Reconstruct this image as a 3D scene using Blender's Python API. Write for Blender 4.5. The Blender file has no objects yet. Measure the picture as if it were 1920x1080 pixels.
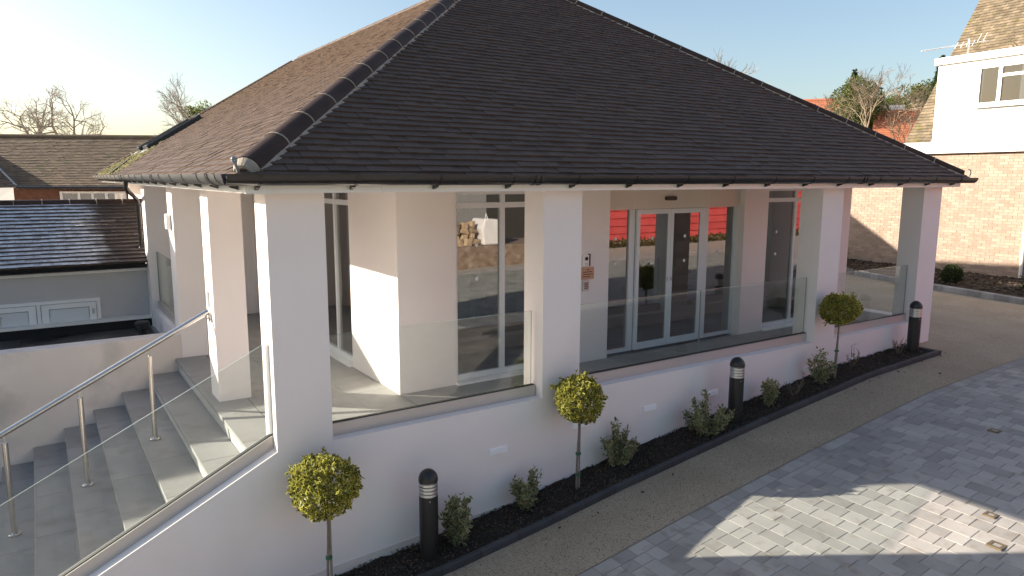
import bpy, math, random
from mathutils import Vector, Matrix
random.seed(7)
R = math.radians
S = bpy.context.scene
C = S.collection

# ------------------------------------------------------------------ camera
YAW, PITCH, ROLL, FPX = R(33.62), R(8.77), R(.18), 1341.92
fw = Vector((math.sin(YAW)*math.cos(PITCH), math.cos(YAW)*math.cos(PITCH), -math.sin(PITCH)))
rt = Vector((math.cos(YAW), -math.sin(YAW), 0)); up = rt.cross(fw)
rt2 = rt*math.cos(ROLL)+up*math.sin(ROLL); up2 = up*math.cos(ROLL)-rt*math.sin(ROLL)
CAMP = Vector((-1.681, -6.408, 2.5))
cd = bpy.data.cameras.new('camera'); cd.sensor_width = 36; cd.lens = FPX/1920*36
cd.clip_start = .05; cd.clip_end = 2000
cam = bpy.data.objects.new('camera', cd); C.objects.link(cam)
cam.matrix_world = Matrix(((rt2.x, up2.x, -fw.x, CAMP.x), (rt2.y, up2.y, -fw.y, CAMP.y), (rt2.z, up2.z, -fw.z, CAMP.z), (0, 0, 0, 1)))
S.camera = cam

# ------------------------------------------------------------------ light
SUN_EL = R(20.8); SAZ = math.atan2(-.755, .656)          # towards the sun: -X, +Y
to_sun = Vector((math.sin(SAZ)*math.cos(SUN_EL), math.cos(SAZ)*math.cos(SUN_EL), math.sin(SUN_EL)))
W = bpy.data.worlds.new('World'); S.world = W; W.use_nodes = True
nt = W.node_tree; bg = nt.nodes['Background']
sky = nt.nodes.new('ShaderNodeTexSky'); sky.sky_type = 'NISHITA'; sky.sun_disc = False
sky.sun_elevation = SUN_EL; sky.sun_rotation = SAZ; sky.air_density = 1.0; sky.dust_density = 1.9; sky.ozone_density = 1.0
nt.links.new(sky.outputs[0], bg.inputs[0]); bg.inputs[1].default_value = .086
sl = bpy.data.lights.new('sun', 'SUN'); sl.energy = 5.0; sl.angle = R(.55); sl.color = (1, .9, .76)
so = bpy.data.objects.new('sun', sl); C.objects.link(so)
so.rotation_euler = to_sun.to_track_quat('Z', 'Y').to_euler()
vs = S.view_settings; vs.view_transform = 'Standard'; vs.look = 'None'; vs.exposure = 1.35; vs.gamma = 1; vs.use_curve_mapping = False
S.render.engine = 'CYCLES'; S.cycles.transparent_max_bounces = 24; S.cycles.max_bounces = 8

# ------------------------------------------------------------------ mesh helpers
class MB:
    def __init__(s): s.v = []; s.f = []; s.m = []
    def face(s, pts, mi=0):
        i = len(s.v); s.v += [tuple(p) for p in pts]; s.f.append(tuple(range(i, i+len(pts)))); s.m.append(mi)
    def box(s, x0, x1, y0, y1, z0, z1, mi=0, T=None):
        p = [Vector((x, y, z)) for z in (z0, z1) for y in (y0, y1) for x in (x0, x1)]
        if T: p = [T @ q for q in p]
        i = len(s.v); s.v += [tuple(q) for q in p]
        for f in ((0, 2, 3, 1), (4, 5, 7, 6), (0, 1, 5, 4), (2, 6, 7, 3), (0, 4, 6, 2), (1, 3, 7, 5)):
            s.f.append(tuple(i+k for k in f)); s.m.append(mi)
        return s
    def ext(s, poly, vec, mi=0, caps=True):
        poly = [Vector(p) for p in poly]; vec = Vector(vec); n = len(poly); i = len(s.v)
        s.v += [tuple(p) for p in poly]+[tuple(p+vec) for p in poly]
        for k in range(n): s.f.append((i+k, i+(k+1) % n, i+n+(k+1) % n, i+n+k)); s.m.append(mi)
        if caps: s.f.append(tuple(i+k for k in range(n-1, -1, -1))); s.f.append(tuple(i+n+k for k in range(n))); s.m += [mi, mi]
        return s
    def tube(s, pts, r, n=8, caps=True, mi=0):
        pts = [Vector(p) for p in pts]; rr = r if isinstance(r, (list, tuple)) else [r]*len(pts)
        i0 = len(s.v); prev = None
        for k, p in enumerate(pts):
            d = (pts[min(k+1, len(pts)-1)]-pts[max(k-1, 0)]).normalized()
            a = (prev-d*prev.dot(d)) if prev else (d.orthogonal())
            if a.length < 1e-6: a = d.orthogonal()
            a.normalize(); prev = a; b = d.cross(a)
            for j in range(n):
                t = 2*math.pi*j/n; s.v.append(tuple(p+(a*math.cos(t)+b*math.sin(t))*rr[k]))
        for k in range(len(pts)-1):
            for j in range(n):
                s.f.append((i0+k*n+j, i0+k*n+(j+1) % n, i0+(k+1)*n+(j+1) % n, i0+(k+1)*n+j)); s.m.append(mi)
        if caps:
            s.f.append(tuple(i0+j for j in range(n-1, -1, -1))); s.m.append(mi)
            e = i0+(len(pts)-1)*n; s.f.append(tuple(e+j for j in range(n))); s.m.append(mi)
        return s
    def lathe(s, prof, c=(0, 0, 0), n=20, mi=0):
        i0 = len(s.v)
        for (r, z) in prof:
            for j in range(n):
                t = 2*math.pi*j/n; s.v.append((c[0]+r*math.cos(t), c[1]+r*math.sin(t), c[2]+z))
        for k in range(len(prof)-1):
            for j in range(n):
                s.f.append((i0+k*n+j, i0+k*n+(j+1) % n, i0+(k+1)*n+(j+1) % n, i0+(k+1)*n+j)); s.m.append(mi)
        s.f.append(tuple(i0+j for j in range(n-1, -1, -1))); s.m.append(mi)
        e = i0+(len(prof)-1)*n; s.f.append(tuple(e+j for j in range(n))); s.m.append(mi)
        return s
    def mesh(s, name, mats, smooth=False, bevel=0):
        me = bpy.data.meshes.new(name); me.from_pydata(s.v, [], s.f)
        for m in (mats if isinstance(mats, (list, tuple)) else [mats]): me.materials.append(m)
        if any(s.m): me.polygons.foreach_set('material_index', s.m)
        if smooth: me.polygons.foreach_set('use_smooth', [True]*len(s.f))
        me.update(); return me

def link(name, me, parent=None, loc=None, mw=None):
    o = bpy.data.objects.new(name, me); C.objects.link(o)
    if parent: o.parent = parent
    if mw is not None: o.matrix_world = mw
    elif loc: o.location = loc
    return o
def obj(name, mb, mats, parent=None, smooth=False, bevel=0, kind=None, label=None):
    o = link(name, mb.mesh(name, mats, smooth), parent)
    if smooth:
        md = o.modifiers.new('es', 'EDGE_SPLIT'); md.split_angle = R(35)
    if bevel:
        md = o.modifiers.new('bv', 'BEVEL'); md.width = bevel; md.segments = 2; md.limit_method = 'ANGLE'
    if kind: o['kind'] = kind
    if label: o['label'] = label
    return o
def tag(o, label, cat, group=None):
    o['label'] = label; o['category'] = cat
    if group: o['group'] = group
    return o
def thing(name, label, cat, group=None):
    return tag(link(name, None), label, cat, group)
def struct(name, mb, mats, **k):
    return obj(name, mb, mats, kind='structure', **k)
def bx(*a): return MB().box(*a)

# ------------------------------------------------------------------ materials
def mat(name, c1, c2=None, scale=4., rough=.7, bump=0., bscale=60., rnd=0., metal=0., spec=.5, c3=None, s3=30., t3=(.55, .7), stretch=None, coat=0., bdist=.01, ior=1.5):
    m = bpy.data.materials.new(name); m.use_nodes = True; N = m.node_tree.nodes; L = m.node_tree.links
    b = N['Principled BSDF']; b.inputs['Roughness'].default_value = rough; b.inputs['Metallic'].default_value = metal
    b.inputs['Specular IOR Level'].default_value = spec; b.inputs['Coat Weight'].default_value = coat
    b.inputs['IOR'].default_value = ior
    geo = N.new('ShaderNodeNewGeometry'); vec = geo.outputs['Position']
    if stretch:
        mp = N.new('ShaderNodeMapping'); mp.inputs['Scale'].default_value = stretch; L.new(vec, mp.inputs[0]); vec = mp.outputs[0]
    def noise(s, d=4):
        n = N.new('ShaderNodeTexNoise'); n.inputs['Scale'].default_value = s; n.inputs['Detail'].default_value = d; L.new(vec, n.inputs['Vector']); return n.outputs['Fac']
    def mix(f, a, c, t='MIX'):
        x = N.new('ShaderNodeMix'); x.data_type = 'RGBA'; x.blend_type = t
        for sock, val in ((x.inputs['Factor'], f), (x.inputs['A'], a), (x.inputs['B'], c)):
            if isinstance(val, (tuple, list)): sock.default_value = (*val, 1)
            elif isinstance(val, (int, float)): sock.default_value = val
            else: L.new(val, sock)
        return x.outputs['Result']
    def ramp(f, lo, hi):
        r = N.new('ShaderNodeMapRange'); r.inputs['From Min'].default_value = lo; r.inputs['From Max'].default_value = hi; L.new(f, r.inputs['Value']); return r.outputs[0]
    col = c1
    if c2: col = mix(ramp(noise(scale), .3, .7), c1, c2)
    if c3: col = mix(ramp(noise(s3, 6), *t3), col, c3)
    if rnd:
        oi = N.new('ShaderNodeObjectInfo'); ad = N.new('ShaderNodeMath'); ad.operation = 'ADD'
        L.new(oi.outputs['Random'], ad.inputs[0]); L.new(geo.outputs['Random Per Island'], ad.inputs[1])
        fr = N.new('ShaderNodeMath'); fr.operation = 'FRACT'; L.new(ad.outputs[0], fr.inputs[0])
        mr = N.new('ShaderNodeMapRange'); mr.inputs['To Min'].default_value = 1-rnd; mr.inputs['To Max'].default_value = 1+rnd; L.new(fr.outputs[0], mr.inputs['Value'])
        cb = N.new('ShaderNodeCombineColor')
        for k in range(3): L.new(mr.outputs[0], cb.inputs[k])
        col = mix(1., col, cb.outputs[0], 'MULTIPLY')
    if isinstance(col, tuple): b.inputs['Base Color'].default_value = (*col, 1)
    else: L.new(col, b.inputs['Base Color'])
    if bump:
        bp = N.new('ShaderNodeBump'); bp.inputs['Strength'].default_value = bump; bp.inputs['Distance'].default_value = bdist
        L.new(noise(bscale, 5), bp.inputs['Height']); L.new(bp.outputs[0], b.inputs['Normal'])
    m['_'] = 1
    return m
def glassmat(name, tint, ior, rough=0.):
    m = bpy.data.materials.new(name); m.use_nodes = True; N = m.node_tree.nodes; L = m.node_tree.links
    N.remove(N['Principled BSDF']); out = N['Material Output']
    tr = N.new('ShaderNodeBsdfTransparent'); tr.inputs[0].default_value = (*tint, 1)
    gl = N.new('ShaderNodeBsdfGlossy'); gl.inputs['Roughness'].default_value = rough; gl.inputs[0].default_value = (1, 1, 1, 1)
    fr = N.new('ShaderNodeFresnel'); fr.inputs[0].default_value = ior
    # outer faces only reflect: the back faces of a sheet would mirror twice
    geo = N.new('ShaderNodeNewGeometry'); iv = N.new('ShaderNodeMath'); iv.operation = 'SUBTRACT'; iv.inputs[0].default_value = 1; L.new(geo.outputs['Backfacing'], iv.inputs[1])
    ml = N.new('ShaderNodeMath'); ml.operation = 'MULTIPLY'; L.new(fr.outputs[0], ml.inputs[0]); L.new(iv.outputs[0], ml.inputs[1])
    mx = N.new('ShaderNodeMixShader'); L.new(ml.outputs[0], mx.inputs[0]); L.new(tr.outputs[0], mx.inputs[1]); L.new(gl.outputs[0], mx.inputs[2]); L.new(mx.outputs[0], out.inputs[0])
    return m
def leafmat(name, green, rim, rnd=.5, spec=.35):
    m = bpy.data.materials.new(name); m.use_nodes = True; N = m.node_tree.nodes; L = m.node_tree.links
    b = N['Principled BSDF']; b.inputs['Roughness'].default_value = .45; b.inputs['Specular IOR Level'].default_value = spec
    at = N.new('ShaderNodeAttribute'); at.attribute_name = 'rim'
    geo = N.new('ShaderNodeNewGeometry')
    mr = N.new('ShaderNodeMapRange'); mr.inputs['From Min'].default_value = .35; mr.inputs['From Max'].default_value = .9; L.new(at.outputs['Fac'], mr.inputs['Value'])
    x = N.new('ShaderNodeMix'); x.data_type = 'RGBA'; x.inputs['A'].default_value = (*green, 1); x.inputs['B'].default_value = (*rim, 1); L.new(mr.outputs[0], x.inputs['Factor'])
    hs = N.new('ShaderNodeHueSaturation'); r2 = N.new('ShaderNodeMapRange'); r2.inputs['To Min'].default_value = 1-rnd; r2.inputs['To Max'].default_value = 1+rnd
    L.new(geo.outputs['Random Per Island'], r2.inputs['Value']); L.new(r2.outputs[0], hs.inputs['Value']); L.new(x.outputs['Result'], hs.inputs['Color']); L.new(hs.outputs[0], b.inputs['Base Color'])
    tl = N.new('ShaderNodeBsdfTranslucent'); L.new(hs.outputs[0], tl.inputs[0])
    mx = N.new('ShaderNodeMixShader'); mx.inputs[0].default_value = .5; L.new(b.outputs[0], mx.inputs[1]); L.new(tl.outputs[0], mx.inputs[2]); L.new(mx.outputs[0], N['Material Output'].inputs[0])
    return m

M = {}
M['render'] = mat('white_render', (.82, .75, .72), (.86, .79, .76), scale=.7, rough=.9, bump=.25, bscale=160, spec=.2, c3=(.77, .70, .665), s3=.9, t3=(.58, .85), bdist=.006)
M['render_dirty'] = mat('stained_render', (.70, .62, .56), (.77, .69, .64), scale=1.1, rough=.9, bump=.25, bscale=140, spec=.2, c3=(.47, .43, .38), s3=1.6, t3=(.52, .8), bdist=.006)
M['annexe_wall'] = mat('grey_render', (.50, .48, .47), (.55, .53, .52), scale=1, rough=.9, bump=.2, bscale=140)
M['panel'] = mat('pale_blue_panel', (.66, .68, .68), rough=.5)
M['vent'] = mat('bright_white_vent', (.9, .88, .86), rough=.5)
M['upvc'] = mat('white_plastic', (.86, .85, .83), (.82, .81, .79), scale=2, rough=.35)
M['frame'] = mat('white_aluminium', (.72, .73, .74), rough=.4)
M['header'] = mat('cream_aluminium', (.66, .58, .50), (.68, .60, .52), scale=2, rough=.45)
M['black'] = mat('black_plastic', (.018, .017, .018), (.024, .022, .022), scale=3, rough=.38)
M['gutter'] = mat('black_gutter', (.014, .013, .014), (.02, .018, .018), scale=4, rough=.25)
M['gutter_skylit'] = mat('skylit_gutter', (.045, .045, .044), (.08, .08, .077), scale=5, rough=.42)  # left gutter: its sunlit sky reflection is put into a paler grey
M['tile'] = mat('brown_roof_tile', (.094, .066, .052), (.110, .078, .061), scale=2.0, rough=.58, bump=.3, bscale=90, rnd=.10, spec=.5, c3=(.14, .10, .074), s3=9, t3=(.62, .8), ior=1.22)
M['tile_base'] = mat('roof_underlay', (.03, .025, .024), rough=.9)
M['hip'] = mat('dark_hip_tile', (.050, .033, .027), (.072, .048, .038), scale=3, rough=.45, bump=.15, bscale=40, rnd=.1, ior=1.15)
M['mortar'] = mat('pale_mortar', (.36, .31, .25), (.26, .225, .185), scale=9, rough=.9, bump=.4, bscale=70)
M['moss'] = mat('roof_moss', (.16, .14, .03), (.10, .09, .03), scale=8, rough=.95, bump=.8, bscale=60)
M['lead'] = mat('grey_lead', (.20, .21, .22), (.27, .28, .29), scale=3, rough=.5)
M['skyglass'] = glassmat('skylight_glass', (.25, .28, .3), 1.9)
M['glass'] = glassmat('window_glass', (.55, .58, .57), 3.1)
M['houseglass'] = glassmat('house_glass', (.5, .53, .55), 1.5)
M['clear'] = glassmat('balustrade_glass', (.90, .935, .925), 1.75)
M['edge'] = mat('green_glass_edge', (.20, .25, .235), rough=.2, spec=.6)
M['channel'] = mat('anodised_channel', (.52, .47, .43), (.56, .51, .47), scale=2, rough=.42, metal=.35)
M['dark_gasket'] = mat('black_gasket', (.015, .015, .015), rough=.6)
M['steel'] = mat('brushed_steel', (.62, .60, .57), (.52, .50, .48), scale=14, rough=.27, metal=1, stretch=(1, 1, 9))
M['granite'] = mat('grey_granite_slab', (.265, .258, .248), (.32, .312, .30), scale=1.2, rough=.62, bump=.12, bscale=120, rnd=.07, c3=(.215, .20, .185), s3=3.5, t3=(.55, .8), spec=.4)
M['riser'] = mat('pale_riser_slab', (.44, .43, .41), (.50, .49, .465), scale=2, rough=.7, rnd=.05)
M['resin'] = mat('resin_gravel', (.37, .30, .215), (.44, .365, .27), scale=1.3, rough=.9, bump=.9, bscale=140, c3=(.13, .10, .065), s3=70, t3=(.52, .66), bdist=.015)
M['paver'] = mat('concrete_paver', (.31, .29, .27), (.375, .35, .325), scale=2.2, rough=.85, bump=.35, bscale=120, rnd=.18, c3=(.265, .235, .205), s3=7, t3=(.55, .75), spec=.25)
M['joint'] = mat('sandy_joint', (.25, .225, .19), (.19, .17, .145), scale=20, rough=1)
M['soil'] = mat('dark_bark_soil', (.020, .014, .010), (.045, .031, .021), scale=25, rough=1, bump=1, bscale=50, bdist=.05)
M['chip'] = mat('bark_chip', (.03, .019, .012), (.12, .085, .055), scale=40, rough=.95, rnd=.6)
M['kerb'] = mat('charcoal_edging', (.045, .042, .045), (.065, .062, .064), scale=5, rough=.85, rnd=.15)
M['kerbpale'] = mat('grey_kerb', (.22, .215, .21), (.30, .29, .28), scale=5, rough=.85, rnd=.35)
M['ground'] = mat('pale_gravel_yard', (.34, .305, .255), (.40, .355, .30), scale=.6, rough=.95, bump=.6, bscale=40, c3=(.2, .175, .14), s3=18)
M['grass'] = mat('rough_grass', (.07, .10, .025), (.12, .13, .045), scale=3, rough=1, bump=1, bscale=25, bdist=.05)
M['brick'] = mat('buff_brick', (.32, .235, .18), (.375, .285, .225), scale=5, rough=.9, bump=.4, bscale=60, rnd=.14, spec=.2)
M['brick_mortar'] = mat('brick_mortar', (.30, .235, .19), (.25, .20, .16), scale=8, rough=1)
M['redbrick'] = mat('red_brick', (.13, .058, .038), (.18, .085, .055), scale=6, rough=.9, bump=.3, bscale=40)
M['white'] = mat('white_cladding', (.80, .78, .74), (.76, .74, .70), scale=1.2, rough=.55)
M['mossroof'] = mat('mossy_plain_tile', (.13, .098, .062), (.20, .16, .11), scale=5, rough=.95, bump=.4, bscale=50, rnd=.3, c3=(.12, .10, .03), s3=4.5, t3=(.56, .7))
M['brownroof'] = mat('brown_plain_tile', (.14, .10, .066), (.18, .13, .085), scale=3, rough=.95, bump=.5, bscale=30, rnd=.25, c3=(.10, .11, .03), s3=2, t3=(.6, .8))
M['orangeroof'] = mat('orange_clay_tile', (.36, .12, .06), (.44, .17, .09), scale=3, rough=.9, bump=.6, bscale=25, rnd=.15)
M['bark'] = mat('grey_bark', (.16, .125, .09), (.22, .18, .14), scale=20, rough=.95)
M['twig'] = mat('brown_twig', (.26, .21, .165), (.34, .28, .22), scale=20, rough=.95)
M['birch'] = mat('pale_birch_bark', (.30, .24, .17), (.20, .15, .10), scale=6, rough=.9)
M['stake'] = mat('grey_stake', (.30, .25, .21), (.22, .18, .15), scale=20, rough=.9)
M['bitumen'] = mat('wet_black_felt', (.016, .016, .018), (.12, .112, .108), scale=1.6, rough=.3, bump=.1, bscale=20)
M['copper'] = mat('copper_plaque', (.55, .30, .19), (.6, .34, .22), scale=5, rough=.5)
M['alu'] = mat('satin_aluminium', (.55, .56, .57), rough=.35, metal=.9)
M['interior'] = mat('interior_plaster', (.42, .41, .39), rough=.9)
M['intfloor'] = mat('grey_carpet', (.10, .10, .105), (.13, .13, .13), scale=30, rough=1)
M['matt'] = mat('black_mat', (.02, .02, .02), rough=1)
M['wood'] = mat('pale_wood', (.45, .31, .18), (.5, .36, .22), scale=4, rough=.5)
M['curtain'] = mat('grey_curtain', (.12, .135, .145), rough=.9)
M['red'] = mat('red_boards', (.50, .055, .055), (.56, .085, .075), scale=2, rough=.6, rnd=.1)
M['stone'] = mat('rubble_stone', (.30, .20, .12), (.40, .31, .21), scale=6, rough=.95, rnd=.25)
M['bag'] = mat('white_woven_bag', (.75, .72, .70), (.66, .62, .6), scale=6, rough=.8)
M['dot'] = mat('white_dot', (.8, .8, .78), rough=.5)
M['leaf_var'] = leafmat('variegated_leaf', (.050, .075, .016), (.56, .50, .11))
M['leaf_var2'] = leafmat('silver_edged_leaf', (.085, .115, .045), (.48, .47, .26))
M['leaf_dark'] = leafmat('dark_leaf', (.030, .055, .014), (.045, .075, .02))
M['leaf_ever'] = leafmat('evergreen_leaf', (.075, .105, .028), (.15, .165, .045))
M['leaf_hedge'] = leafmat('brown_hedge_leaf', (.09, .075, .025), (.15, .11, .04))
M['leaf_red'] = leafmat('red_spike_leaf', (.13, .022, .02), (.2, .05, .04))
# annexe tiles: dark slate-grey tiles with frost left on them away from the wall
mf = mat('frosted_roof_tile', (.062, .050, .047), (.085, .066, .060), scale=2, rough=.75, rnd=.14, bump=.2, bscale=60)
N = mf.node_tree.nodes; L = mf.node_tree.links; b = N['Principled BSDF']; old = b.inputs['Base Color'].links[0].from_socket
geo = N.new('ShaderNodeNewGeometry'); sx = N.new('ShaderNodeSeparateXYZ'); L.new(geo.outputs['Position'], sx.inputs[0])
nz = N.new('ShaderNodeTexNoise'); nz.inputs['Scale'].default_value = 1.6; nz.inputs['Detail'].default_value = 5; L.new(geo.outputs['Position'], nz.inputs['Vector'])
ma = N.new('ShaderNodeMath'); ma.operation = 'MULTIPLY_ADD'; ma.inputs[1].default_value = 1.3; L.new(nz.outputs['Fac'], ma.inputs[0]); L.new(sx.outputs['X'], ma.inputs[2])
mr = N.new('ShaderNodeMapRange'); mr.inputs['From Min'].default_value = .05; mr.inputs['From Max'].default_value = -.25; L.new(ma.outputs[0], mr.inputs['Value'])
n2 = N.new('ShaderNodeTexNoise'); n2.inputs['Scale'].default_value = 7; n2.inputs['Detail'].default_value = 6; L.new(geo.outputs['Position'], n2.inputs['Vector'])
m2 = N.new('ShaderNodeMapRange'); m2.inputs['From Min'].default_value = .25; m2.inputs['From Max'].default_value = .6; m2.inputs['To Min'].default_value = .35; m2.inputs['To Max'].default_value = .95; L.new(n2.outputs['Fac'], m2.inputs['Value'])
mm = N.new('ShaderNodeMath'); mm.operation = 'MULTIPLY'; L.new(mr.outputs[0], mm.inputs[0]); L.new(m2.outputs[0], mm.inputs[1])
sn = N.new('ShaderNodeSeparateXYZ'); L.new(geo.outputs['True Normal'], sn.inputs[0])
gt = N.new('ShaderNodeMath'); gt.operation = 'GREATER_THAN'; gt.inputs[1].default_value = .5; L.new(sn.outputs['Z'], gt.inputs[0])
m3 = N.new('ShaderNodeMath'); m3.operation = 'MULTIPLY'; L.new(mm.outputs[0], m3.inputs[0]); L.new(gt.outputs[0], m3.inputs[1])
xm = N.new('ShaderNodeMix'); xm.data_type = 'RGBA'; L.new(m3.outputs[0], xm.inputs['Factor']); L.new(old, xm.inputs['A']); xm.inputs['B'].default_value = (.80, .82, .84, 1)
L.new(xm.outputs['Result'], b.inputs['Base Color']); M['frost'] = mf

# ------------------------------------------------------------------ ground
GX = [-200, -8, -2, .5, 1.5, 2.6, 3.65, 6, 8.7, 10.5, 12, 16, 40, 400]; GZ = [-2.3, -2.3, -1.7, -1.42, -1.335, -1.2, -1.05, -.77, -.5, -.43, -.41, -.39, -.35, -.35]
def g(x):
    for k in range(len(GX)-1):
        if x <= GX[k+1]: return GZ[k]+(GZ[k+1]-GZ[k])*(x-GX[k])/(GX[k+1]-GX[k])
    return GZ[-1]
def sheet(x0, x1, ys, dz, nx=40, xs=None):
    m = MB(); xs = xs or sorted(set([x0+(x1-x0)*k/nx for k in range(nx+1)]+[q for q in GX if x0 < q < x1]))
    for a, b_ in zip(xs[:-1], xs[1:]):
        for c, d in zip(ys[:-1], ys[1:]): m.face([(a, c, g(a)+dz), (b_, c, g(b_)+dz), (b_, d, g(b_)+dz), (a, d, g(a)+dz)])
    return m
struct('ground', sheet(-200, 400, [-300, -60, -20, -8, 0, 8, 30, 400], -.05, xs=[-200, -60, -8, -5, -2, .5, 1.5, 2.6, 3.65, 6, 8.7, 10.5, 12, 16, 40, 120, 400]), M['ground'])
pm = sheet(-3.5, 11.7, [-1.5, -.64], 0); pe = sheet(10.853, 11.7, [-.64, .02], 0, 4); k0 = len(pm.v); pm.v += pe.v; pm.f += [tuple(k0+i for i in f) for f in pe.f]; pm.m += pe.m
path = struct('resin_path', pm, M['resin'])
struct('resin_forecourt', sheet(11.704, 17.3, [-1.5, 1, 4, 9, 13], 0), M['resin'])

# pavers: individual blocks in rows running away from the wall
pav_root = struct('block_paving', sheet(-6, 24, [-10, -1.504], -.002, 60), M['joint'])
rng = random.Random(3)
pavers = []
x = -6.
def pav(x0, x1, y0, y1): pavers.append((x0, x1, y0, y1))
xx = -6.
while xx < 24:                                   # header course along the path
    w = rng.choice((.16, .2, .24)); pav(xx, xx+w-.008, -1.512-.155, -1.512); xx += w
x = -6.
while x < 24:
    w = rng.choice((.15, .17, .17, .19)); y = -1.675+rng.uniform(0, .0); first = True
    while y > -9.8:
        l = rng.choice((.13, .17, .2, .24, .27, .3));
        if first: l *= rng.uniform(.4, 1); first = False
        pav(x, x+w-.0055, y-l+.0055, y); y -= l
    x += w
def proj(P):
    q = Vector(P)-CAMP; dz = q.dot(fw)
    return (960+FPX*q.dot(rt2)/dz, 540-FPX*q.dot(up2)/dz, dz) if dz > .1 else (-9e3, -9e3, dz)
def pav_mb(m, p):
    x0, x1, y0, y1 = p; c = .0025; dz = rng.uniform(-.001, .001); t1 = rng.uniform(-.004, .004)
    P = lambda x, y, h: (x, y, g(x)+dz+h+t1*(y-y0))
    top = [(x0+c, y0+c), (x1-c, y0+c), (x1-c, y1-c), (x0+c, y1-c)]; bt = [(x0, y0), (x1, y0), (x1, y1), (x0, y1)]
    i = len(m.v); m.v += [P(*q, 0.002) for q in top]+[P(*q, -.002) for q in bt]+[P(*q, -.02) for q in bt]
    m.f.append((i, i+1, i+2, i+3)); m.m.append(0)
    for k in range(4):
        j = (k+1) % 4; m.f.append((i+4+k, i+4+j, i+j, i+k)); m.f.append((i+8+k, i+8+j, i+4+j, i+4+k)); m.m += [0, 0]
    return m
vis = []
for n, p in enumerate(pavers):
    u, v, d = proj(((p[0]+p[1])/2, (p[2]+p[3])/2, g(p[0])))
    if -20 < u < 1940 and v < 1100 and d > 0: vis.append((d, n))
vis.sort(); near = set(n for _, n in vis[:300])
stuff = MB()
cover = (5.38, 5.51, -3.815, -3.70)
for n, p in enumerate(pavers):
    if n in near:
        o = obj('paver', pav_mb(MB(), p), M['paver'], pav_root)
    else: pav_mb(stuff, p)
obj('more_pavers', stuff, M['paver'], pav_root, kind='stuff')
for (cx, cy, r) in ((5.445, -3.76, .065), (5.93, -3.50, .055), (7.97, -2.66, .06)):
    m = MB(); z = g(cx)+.006
    m.box(cx-r, cx+r, cy-r, cy-r*.55, z-.02, z+.006); m.box(cx-r, cx+r, cy+r*.55, cy+r, z-.02, z+.006)
    m.box(cx-r, cx-r*.5, cy-r*.55, cy+r*.55, z-.02, z+.006); m.box(cx+r*.5, cx+r, cy-r*.55, cy+r*.55, z-.02, z+.006)
    o = obj('stop_tap_cover', m, mat('rusty_brown_metal', (.11, .08, .045), (.15, .11, .065), scale=30, rough=.7))
    obj('lid', bx(cx-r*.49, cx+r*.49, cy-r*.54, cy+r*.54, z-.02, z+.002), M['paver'], o)
    tag(o, {5.445: 'square brown framed tap cover nearest the camera in the sunlit paving', 5.93: 'small brown tap cover near the edge of the sunlit patch of paving', 7.97: 'small dark tap cover in the shaded block paving'}[cx], 'tap cover', 'tap covers in the block paving')

# planting bed with charcoal edging
m = MB(); brg = random.Random(5); ny = 6; xs = [-.9+k*.1 for k in range(117)]
hh = {}
def bedz(k, j): return hh.setdefault((k, j), brg.uniform(.0, .035)+.02)
for k in range(116):
    for j in range(ny):
        ya, yb = -.56+.56*j/ny, -.56+.56*(j+1)/ny; a, b_ = xs[k], xs[k+1]
        m.face([(a, ya, g(a)+bedz(k, j)), (b_, ya, g(b_)+bedz(k+1, j)), (b_, yb, g(b_)+bedz(k+1, j+1)), (a, yb, g(a)+bedz(k, j+1))])
bed = struct('planting_bed', m, M['soil'])
m = MB()
for k in range(8000):
    x = brg.uniform(-.6, 10.65); y = brg.uniform(-.55, -.01); z = g(x)+brg.uniform(.03, .065); s = brg.uniform(.004, .013)
    T = Matrix.Translation((x, y, z)) @ Matrix.Rotation(brg.uniform(0, 6.28), 4, 'Z') @ Matrix.Rotation(brg.uniform(-.8, .8), 4, 'X') @ Matrix.Rotation(brg.uniform(-.8, .8), 4, 'Y')
    m.box(-s, s, -s*.5, s*.5, -.004, .004, T=T)
obj('bark_chips', m, M['chip'], bed, kind='stuff')
m = MB()
for k in range(35):
    x = brg.uniform(-.5, 11); y = brg.uniform(-1.45, -.1) if brg.random() < .35 else brg.uniform(-.85, -.62); z = g(x)+.008; s = brg.uniform(.006, .018)
    T = Matrix.Translation((x, y, z)) @ Matrix.Rotation(brg.uniform(0, 6.28), 4, 'Z') @ Matrix.Rotation(brg.uniform(-.4, .4), 4, 'X')
    m.box(-s, s, -s*.5, s*.5, -.004, .004, T=T)
obj('fallen_leaves', m, mat('fallen_leaf', (.05, .035, .022), (.09, .06, .035), scale=20, rough=.9), None, kind='stuff')
bpy.data.objects['fallen_leaves']['label'] = 'dark fallen leaf scraps and soil crumbs scattered along the resin path'; bpy.data.objects['fallen_leaves']['category'] = 'leaf litter'
edg = struct('bed_edging', bx(-.9, 10.78, -.618, -.564, -2, -1.62), M['kerb'])
x = -.9; erg = random.Random(9)
while x < 10.75:
    e = min(x+.45, 10.76); m = MB(); a = .05; z0, z1 = g(x)-.1, g(e)-.1
    pr = [(-.63, 0), (-.56, 0), (-.56, .16), (-.575, .172), (-.615, .172), (-.63, .158)]
    p0 = [(x+.003, y, z0+h) for y, h in pr]; p1 = [(e-.003, y, z1+h) for y, h in pr]
    i = len(m.v); m.v += p0+p1; n = 6
    for k in range(n): m.f.append((i+k, i+(k+1) % n, i+n+(k+1) % n, i+n+k)); m.m.append(0)
    m.f.append(tuple(range(i+n-1, i-1, -1))); m.f.append(tuple(range(i+n, i+2*n))); m.m += [0, 0]
    obj('edging_block', m, M['kerb'], edg); x = e
obj('edging_block', bx(10.765, 10.85, -.63, 0, -.55, g(10.8)+.07), M['kerb'], edg)

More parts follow.
